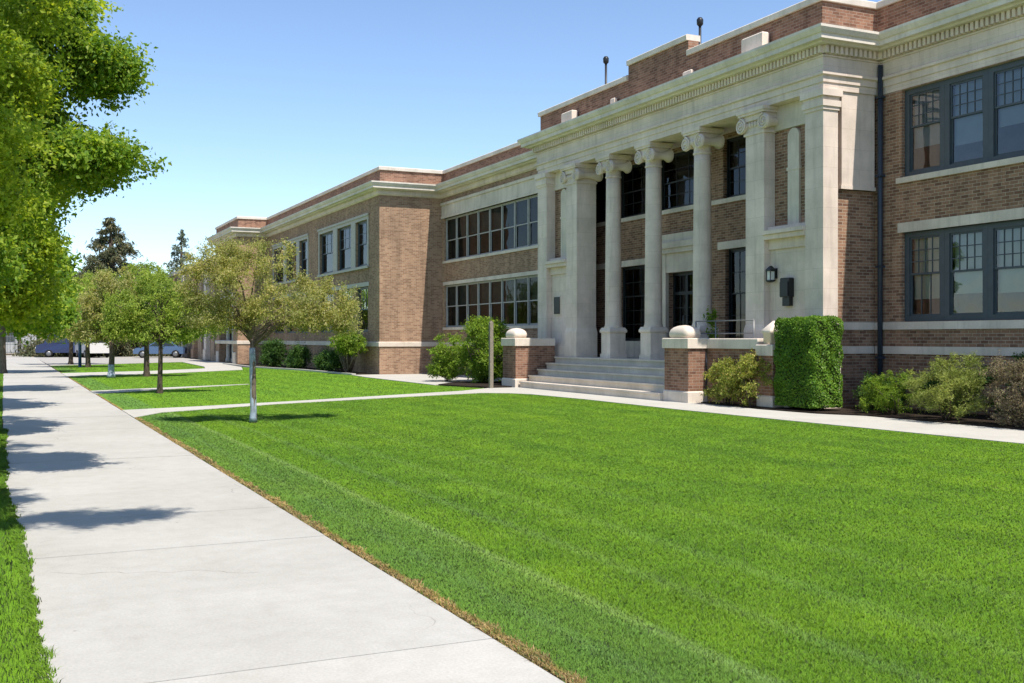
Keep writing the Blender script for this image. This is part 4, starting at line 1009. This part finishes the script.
M['stem_dark'] = plain_mat('shaded_twigs', (.03,.035,.018), .95, .05, var=.4, sc=30)
hedge(16.58, 17.5, 19.2, 20.68, .03, 2.18, 'tall clipped box-shaped hedge with flat top beside the portico corner')
B = shrub
B((16.6, 22.45, .03), 'yellow-tipped shrub directly right of the brick pier at the steps', [(0,-.1,.55,.42,.6,.5),(-.02,.35,.5,.4,.4,.45),(0,.1,.9,.3,.4,.25)], 26, .13, 7200, .055, 'leaf_gold', 61, droop=.3)
B((16.58, 21.5, .03), 'larger rounded shrub with golden tips left of the box hedge', [(0,0,.6,.55,.75,.55),(-.05,.5,.5,.42,.45,.42),(0,-.1,1.0,.4,.5,.28)], 34, .14, 11500, .055, 'leaf_gold', 62, droop=.3)
B((18.2, 19.0, .03), 'dark green low bush in the bed just right of the box hedge', [(0,0,.4,.5,.7,.4),(-.1,-.5,.4,.5,.5,.4)], 24, .14, 7000, .06, 'leaf_dark', 63)
B((17.6, 17.7, .03), 'bright green juniper-like bush in the middle of the right bed', [(0,0,.5,.55,.7,.45),(-.15,.45,.42,.45,.5,.38)], 30, .13, 11000, .05, 'leaf_bush', 64, aspect=.25, upb=.7)
B((17.35, 16.05, .03), 'large spreading yellow-green juniper with arching tips in the right bed', [(0,.3,.6,.65,.85,.52),(-.2,-.4,.5,.55,.7,.45),(.25,-.1,1.0,.45,.6,.35)], 40, .14, 24000, .05, 'leaf_juni', 65, aspect=.22, upb=.7)
B((17.4, 14.35, .03), 'bronze brown twiggy bush at the right edge of the picture', [(0,.1,.58,.6,.8,.55),(-.1,-.5,.55,.5,.6,.5),(0,.2,1.05,.4,.6,.2)], 38, .14, 20000, .045, 'leaf_brown', 66, aspect=.35, stems=22)
B((18.7, 17.4, .03), 'dark shaded bush against the wall behind the juniper', [(0,0,.45,.4,.7,.45)], 22, .14, 5000, .065, 'leaf_dark', 67)
B((18.6, 15.2, .03), 'dark bush under the lower windows behind the yellow-green juniper', [(0,0,.7,.4,1.5,.6)], 30, .15, 9000, .065, 'leaf_dark', 68)
B((16.3, 37.3, .03), 'tall bright green shrub left of the steps behind the post', [(.1,-.6,1.45,.95,1.05,.95),(0,.5,1.1,.95,1.0,.95),(.3,-1.1,.9,.8,.8,.9),(-.1,-.2,1.95,.7,.75,.4),(0,0,.6,.9,1.1,.5)], 44, .24, 34000, .08, 'leaf_bush', 69, stems=14, sr=.03)
B((15.7, 39.2, .03), 'smaller bright bush at the left foot of the tall shrub by the steps', [(0,0,.95,.7,.9,.85),(0,.2,.5,.7,.8,.45)], 36, .2, 14000, .08, 'leaf_bush', 70)
B((14.95, 50.2, .0), 'round clipped multi-stemmed bush at the corner of the left pavilion', [(0,0,1.45,.85,1.25,.55),(0,.7,1.3,.75,.9,.45),(0,-.6,1.4,.75,.9,.5)], 40, .2, 20000, .085, 'leaf_bush', 71, stems=18, sr=.035, bark='bark', upb=.6)
B((15.0, 53.9, 0), 'low dark bush left of the round clipped bush', [(0,0,.5,.5,1.6,.45)], 44, .3, 14000, .09, 'leaf_dark', 72)
B((14.6, 58.4, 0), 'dark rounded bush in the middle of the left pavilion bed', [(0,0,.65,.55,.9,.6)], 36, .32, 10000, .095, 'leaf_dark', 73)
B((14.1, 62.5, 0), 'dark rounded bush nearest the side entrance', [(0,0,.75,.6,.9,.7)], 36, .34, 10000, .1, 'leaf_dark', 74)
# potted plant on the terrace
t = thing('potted_plant', (17.25, 24.0, PFZ), 'slim potted plant standing on the terrace behind the right brick pier', 'potted plant')
p = MB(); p.lathe([(.13,PFZ),(.18,PFZ+.32),(.2,PFZ+.33),(.2,PFZ+.38),(.16,PFZ+.38),(.15,PFZ+.34)], 17.25, 24.0, 18); p.build('pot', plain_mat('pale_clay_pot', (.42,.36,.28), .8, .2), t)
rng_ = np.random.default_rng(5); V = leaves(rng_, [(17.25,24.0,PFZ+.65,.16,.16,.3),(17.2,24.02,PFZ+1.05,.13,.13,.3),(17.28,24.0,PFZ+1.3,.1,.1,.2)], 700, .09, .4, .3)
link('foliage', leaf_mesh('foliage', V, M['leaf_bush']), t)
p = MB(); p.tube([(17.25,24,PFZ+.3),(17.24,24,PFZ+.8),(17.26,24,PFZ+1.4)], [.015,.012,.005], 6); p.build('stem', M['bark_dark'], t)

# ------------------------------------------------------------------ far background
an = thing('low_wing', (18, 100, 0), 'low tan far building continuing behind the lawn trees', 'building')
ops = [(82+6*i, 84.6+6*i, .4, 3.0) for i in range(6)]+[(82+6*i, 84.6+6*i, 4.4, 6.6) for i in range(6)]
w = MB(); grid_wall(w, 'x', 14.6, .4, YE+.05, 118, -.3, 7.6, ops); w.box(15.0, 30, 117.6, 118, -.3, 7.6); w.build('wall', brick_mat('tan_brick', (.36,.25,.165),(.42,.30,.2),(.4,.34,.27),(.2,.13,.09)), an)
w = MB(); w.box(14.45, 30, YE+.05, 118.2, 7.6, 7.9); w.build('roof', M['metal_cap'], an)
for i in range(7):
    w = MB(); y = 81+6*i; w.box(14.3, 14.6, y-.5, y+.5, 0, 7.3); w.box(14.22, 14.6, y-.58, y+.58, 0, .8); w.build('pilaster', M['stone_trim'] if i % 2 else M['brick'], an)
for o in ops:
    w = MB(); x = 14.75; w.box(x,x+.08,o[0],o[0]+.1,o[2],o[3]); w.box(x,x+.08,o[1]-.1,o[1],o[2],o[3]); w.box(x,x+.08,o[0]+.1,o[1]-.1,o[2],o[2]+.1); w.box(x,x+.08,o[0]+.1,o[1]-.1,o[3]-.1,o[3]); w.box(x+.01,x+.07,(o[0]+o[1])/2-.04,(o[0]+o[1])/2+.04,o[2]+.1,o[3]-.1)
    fr = w.build('window', M['grey_frame'], an); g = MB(); g.add([(x+.04,o[0],o[2]),(x+.04,o[1],o[2]),(x+.04,o[1],o[3]),(x+.04,o[0],o[3])],[(3,2,1,0)]); g.build('pane', M['glass_dark'], fr)
w = MB(); w.box(18, 18.1, YE+.1, 117.5, 0, 7.5); w.build('interior', M['room'], an)
# pale grey building closing the view
fb = thing('grey_building', (0, 138, 0), 'long pale grey single-storey building closing the view at the end of the sidewalk', 'building')
w = MB(); ops = [(-26+4.2*i, -24+4.2*i, 1.2, 2.8) for i in range(10)]; grid_wall(w, 'y', 136, .3, -30, 22, -.3, 4.4, ops); w.box(-30, 22, 136.3, 150, -.3, 4.3); w.build('wall', plain_mat('pale_grey_render', (.42,.44,.46), .9, .1), fb)
w = MB(); w.box(-30.4, 22.4, 135.6, 150.4, 4.4, 4.75); w.build('roof', plain_mat('grey_roof_sheet', (.3,.31,.32), .7, .3), fb)
for o in ops:
    w = MB(); w.box(o[0], o[1], 136.12, 136.16, o[2], o[3]); w.build('window', M['glass_solid'] if 'glass_solid' in M else M['slate_frame'], fb)
fe = thing('fence', (-4, 118, 0), 'grey metal picket fence across the far end of the sidewalk', 'fence')
w = MB()
for i in range(110): x = -24+.27*i; w.box(x-.02, x+.02, 118.0, 118.03, .1, 2.0)
for z in (.25, 1.05, 1.85): w.box(-24, 6, 118.035, 118.07, z, z+.06)
w.build('picket_panel', M['rail'], fe)
for i in range(13):
    w = MB(); x = -24+2.5*i; w.box(x-.05, x+.05, 118.075, 118.17, -.1, 2.15); w.build('post', M['rail'], fe)

# parked vehicles, nose along +Y in local space
def car(loc, rz, col, label, van=False):
    t = thing('parked_van' if van else 'parked_car', loc, label, 'van' if van else 'car', 'vehicles parked in the far lot')
    paint = plain_mat('car_paint', col, .25, .5, var=.03); Mx = Matrix.Translation(loc) @ Matrix.Rotation(rz, 4, 'Z')
    def put(mb, name, m, parent=t): mb.xform(Mx); return mb.build(name, m, parent)
    if van: prof = [(-2.4,.4),(-2.42,1.2),(-2.35,2.05),(-2.0,2.2),(.9,2.2),(1.35,2.0),(1.75,1.25),(2.35,1.05),(2.45,.7),(2.4,.4)]; hw = .95
    else: prof = [(-2.1,.35),(-2.15,.75),(-2.05,.92),(-1.55,.98),(-1.05,1.36),(-.3,1.45),(.35,1.38),(1.05,.98),(1.9,.85),(2.12,.65),(2.12,.35)]; hw = .87
    k = len(prof); vs = []; 
    for s, ins in ((-1,0),(1,0)):
        for y, z in prof: vs.append((s*(hw-.16*max(0,(z-.95)/.5) if not van else hw-.08*max(0,(z-1.1)/1.1)), y, z))
    fs = [tuple(range(k)), tuple(range(2*k-1,k-1,-1))]+[(i,(i+1)%k,k+(i+1)%k,k+i) for i in range(k)]
    b = MB(); b.add(vs, fs); put(b, 'body', paint)
    g = MB()
    if van: sides = [[(.0,1.25),(.0,1.95),(.85,1.95),(1.5,1.3)],[(-2.1,1.3),(-2.1,1.9),(-.15,1.9),(-.15,1.3)]]; ws = [(1.42,1.95),(1.78,1.3)]; rw=[(-2.44,1.3),(-2.4,1.95)]
    else: sides = [[(-1.35,1.0),(-1.0,1.3),(-.35,1.38),(-.35,1.0)],[(-.27,1.0),(-.27,1.38),(.3,1.32),(.85,1.0)]]; ws = [(.42,1.37),(1.08,1.0)]; rw=[(-1.58,1.0),(-1.1,1.36)]
    for sd in sides:
        for s in (-1,1): g.add([(s*(hw+.008-(.16*max(0,(z-.95)/.5) if not van else .08*max(0,(z-1.1)/1.1))), y, z) for y, z in sd], [(0,1,2,3)])
    for q in (ws, rw): 
        y0,z0 = q[0]; y1,z1 = q[1]; up = .012
        g.add([(-hw+.28,y0,z0+up),(hw-.28,y0,z0+up),(hw-.16,y1,z1+up),(-hw+.16,y1,z1+up)],[(0,1,2,3)])
    put(g, 'windows', M['tint'])
    for s in (-1,1):
        for y in (-1.35, 1.35):
            wb = MB(); wb.lathe([(.2,-.1),(.31,-.1),(.33,-.07),(.33,.07),(.31,.1),(.2,.1)], 0, 0, 20); wb.xform(Matrix.Translation((s*(hw-.06),y,.33)) @ Matrix.Rotation(math.pi/2,4,'Y')); wo = put(wb, 'wheel', M['tyre'])
            wb = MB(); wb.lathe([(.02,s*.105),(.2,s*.105),(.21,s*.09)], 0, 0, 16); wb.xform(Matrix.Translation((s*(hw-.06),y,.33)) @ Matrix.Rotation(math.pi/2,4,'Y')); put(wb, 'rim', M['rail'], wo)
        hb = MB(); zf = .68 if not van else .85; hb.box(s*hw*.55, s*hw*.9, 2.1 if not van else 2.38, 2.14 if not van else 2.46, zf-.08, zf+.06); put(hb, 'headlight', M['lamp_glass'])
M['tint'] = plain_mat('tinted_car_glass', (.02,.025,.03), .08, .6); M['tyre'] = plain_mat('tyre_rubber', (.02,.02,.02), .9, .1)
car((12.2, 97, 0), R(75), (.07,.12,.22), 'blue car parked by the far building, right of the lawn trees')
car((7.0, 101, 0), R(10), (.62,.6,.57), 'white van with its rounded front towards the sidewalk', van=True)
car((5.0, 104, 0), R(85), (.02,.03,.09), 'dark navy van parked behind the far lawn trees', van=True)

# ------------------------------------------------------------------ light, sky, camera
S = Vector((.072, -.56, 1)).normalized()
el = math.asin(S.z); az = math.atan2(S.x, S.y)
wld = bpy.data.worlds.new('World'); scene.world = wld; wld.use_nodes = True
nt = wld.node_tree; nt.nodes.clear()
sky = nt.nodes.new('ShaderNodeTexSky'); sky.sky_type = 'NISHITA'; sky.sun_disc = False
sky.sun_elevation = el; sky.sun_rotation = az; sky.altitude = 300; sky.air_density = .85; sky.dust_density = .25; sky.ozone_density = 2.2
bg = nt.nodes.new('ShaderNodeBackground'); bg.inputs['Strength'].default_value = .145
wo = nt.nodes.new('ShaderNodeOutputWorld'); nt.links.new(sky.outputs[0], bg.inputs[0]); nt.links.new(bg.outputs[0], wo.inputs[0])
sl = bpy.data.lights.new('Sun', 'SUN'); sl.energy = 4.5; sl.angle = R(.53); sl.color = (1, .94, .85)
so = bpy.data.objects.new('Sun', sl); COL.objects.link(so); so.location = S*60; so.rotation_euler = S.to_track_quat('Z', 'Y').to_euler()
cd = bpy.data.cameras.new('Camera'); cam = bpy.data.objects.new('Camera', cd); COL.objects.link(cam)
cam.location = (0, 0, 1.7); cam.rotation_euler = (R(90-.186), 0, R(-25.2)); cd.sensor_width = 36; cd.lens = 36*1080/1024; cd.clip_start = .1; cd.clip_end = 4000
scene.camera = cam
vs = scene.view_settings; vs.view_transform = 'Standard'; vs.look = 'None'; vs.gamma = 1; vs.exposure = .58; vs.use_curve_mapping = False
scene.cycles.use_denoising = True; scene.cycles.max_bounces = 8; scene.cycles.diffuse_bounces = 4; scene.cycles.transparent_max_bounces = 12; scene.cycles.transmission_bounces = 4
scene.cycles.caustics_reflective = False; scene.cycles.caustics_refractive = False; scene.cycles.sample_clamp_indirect = 6
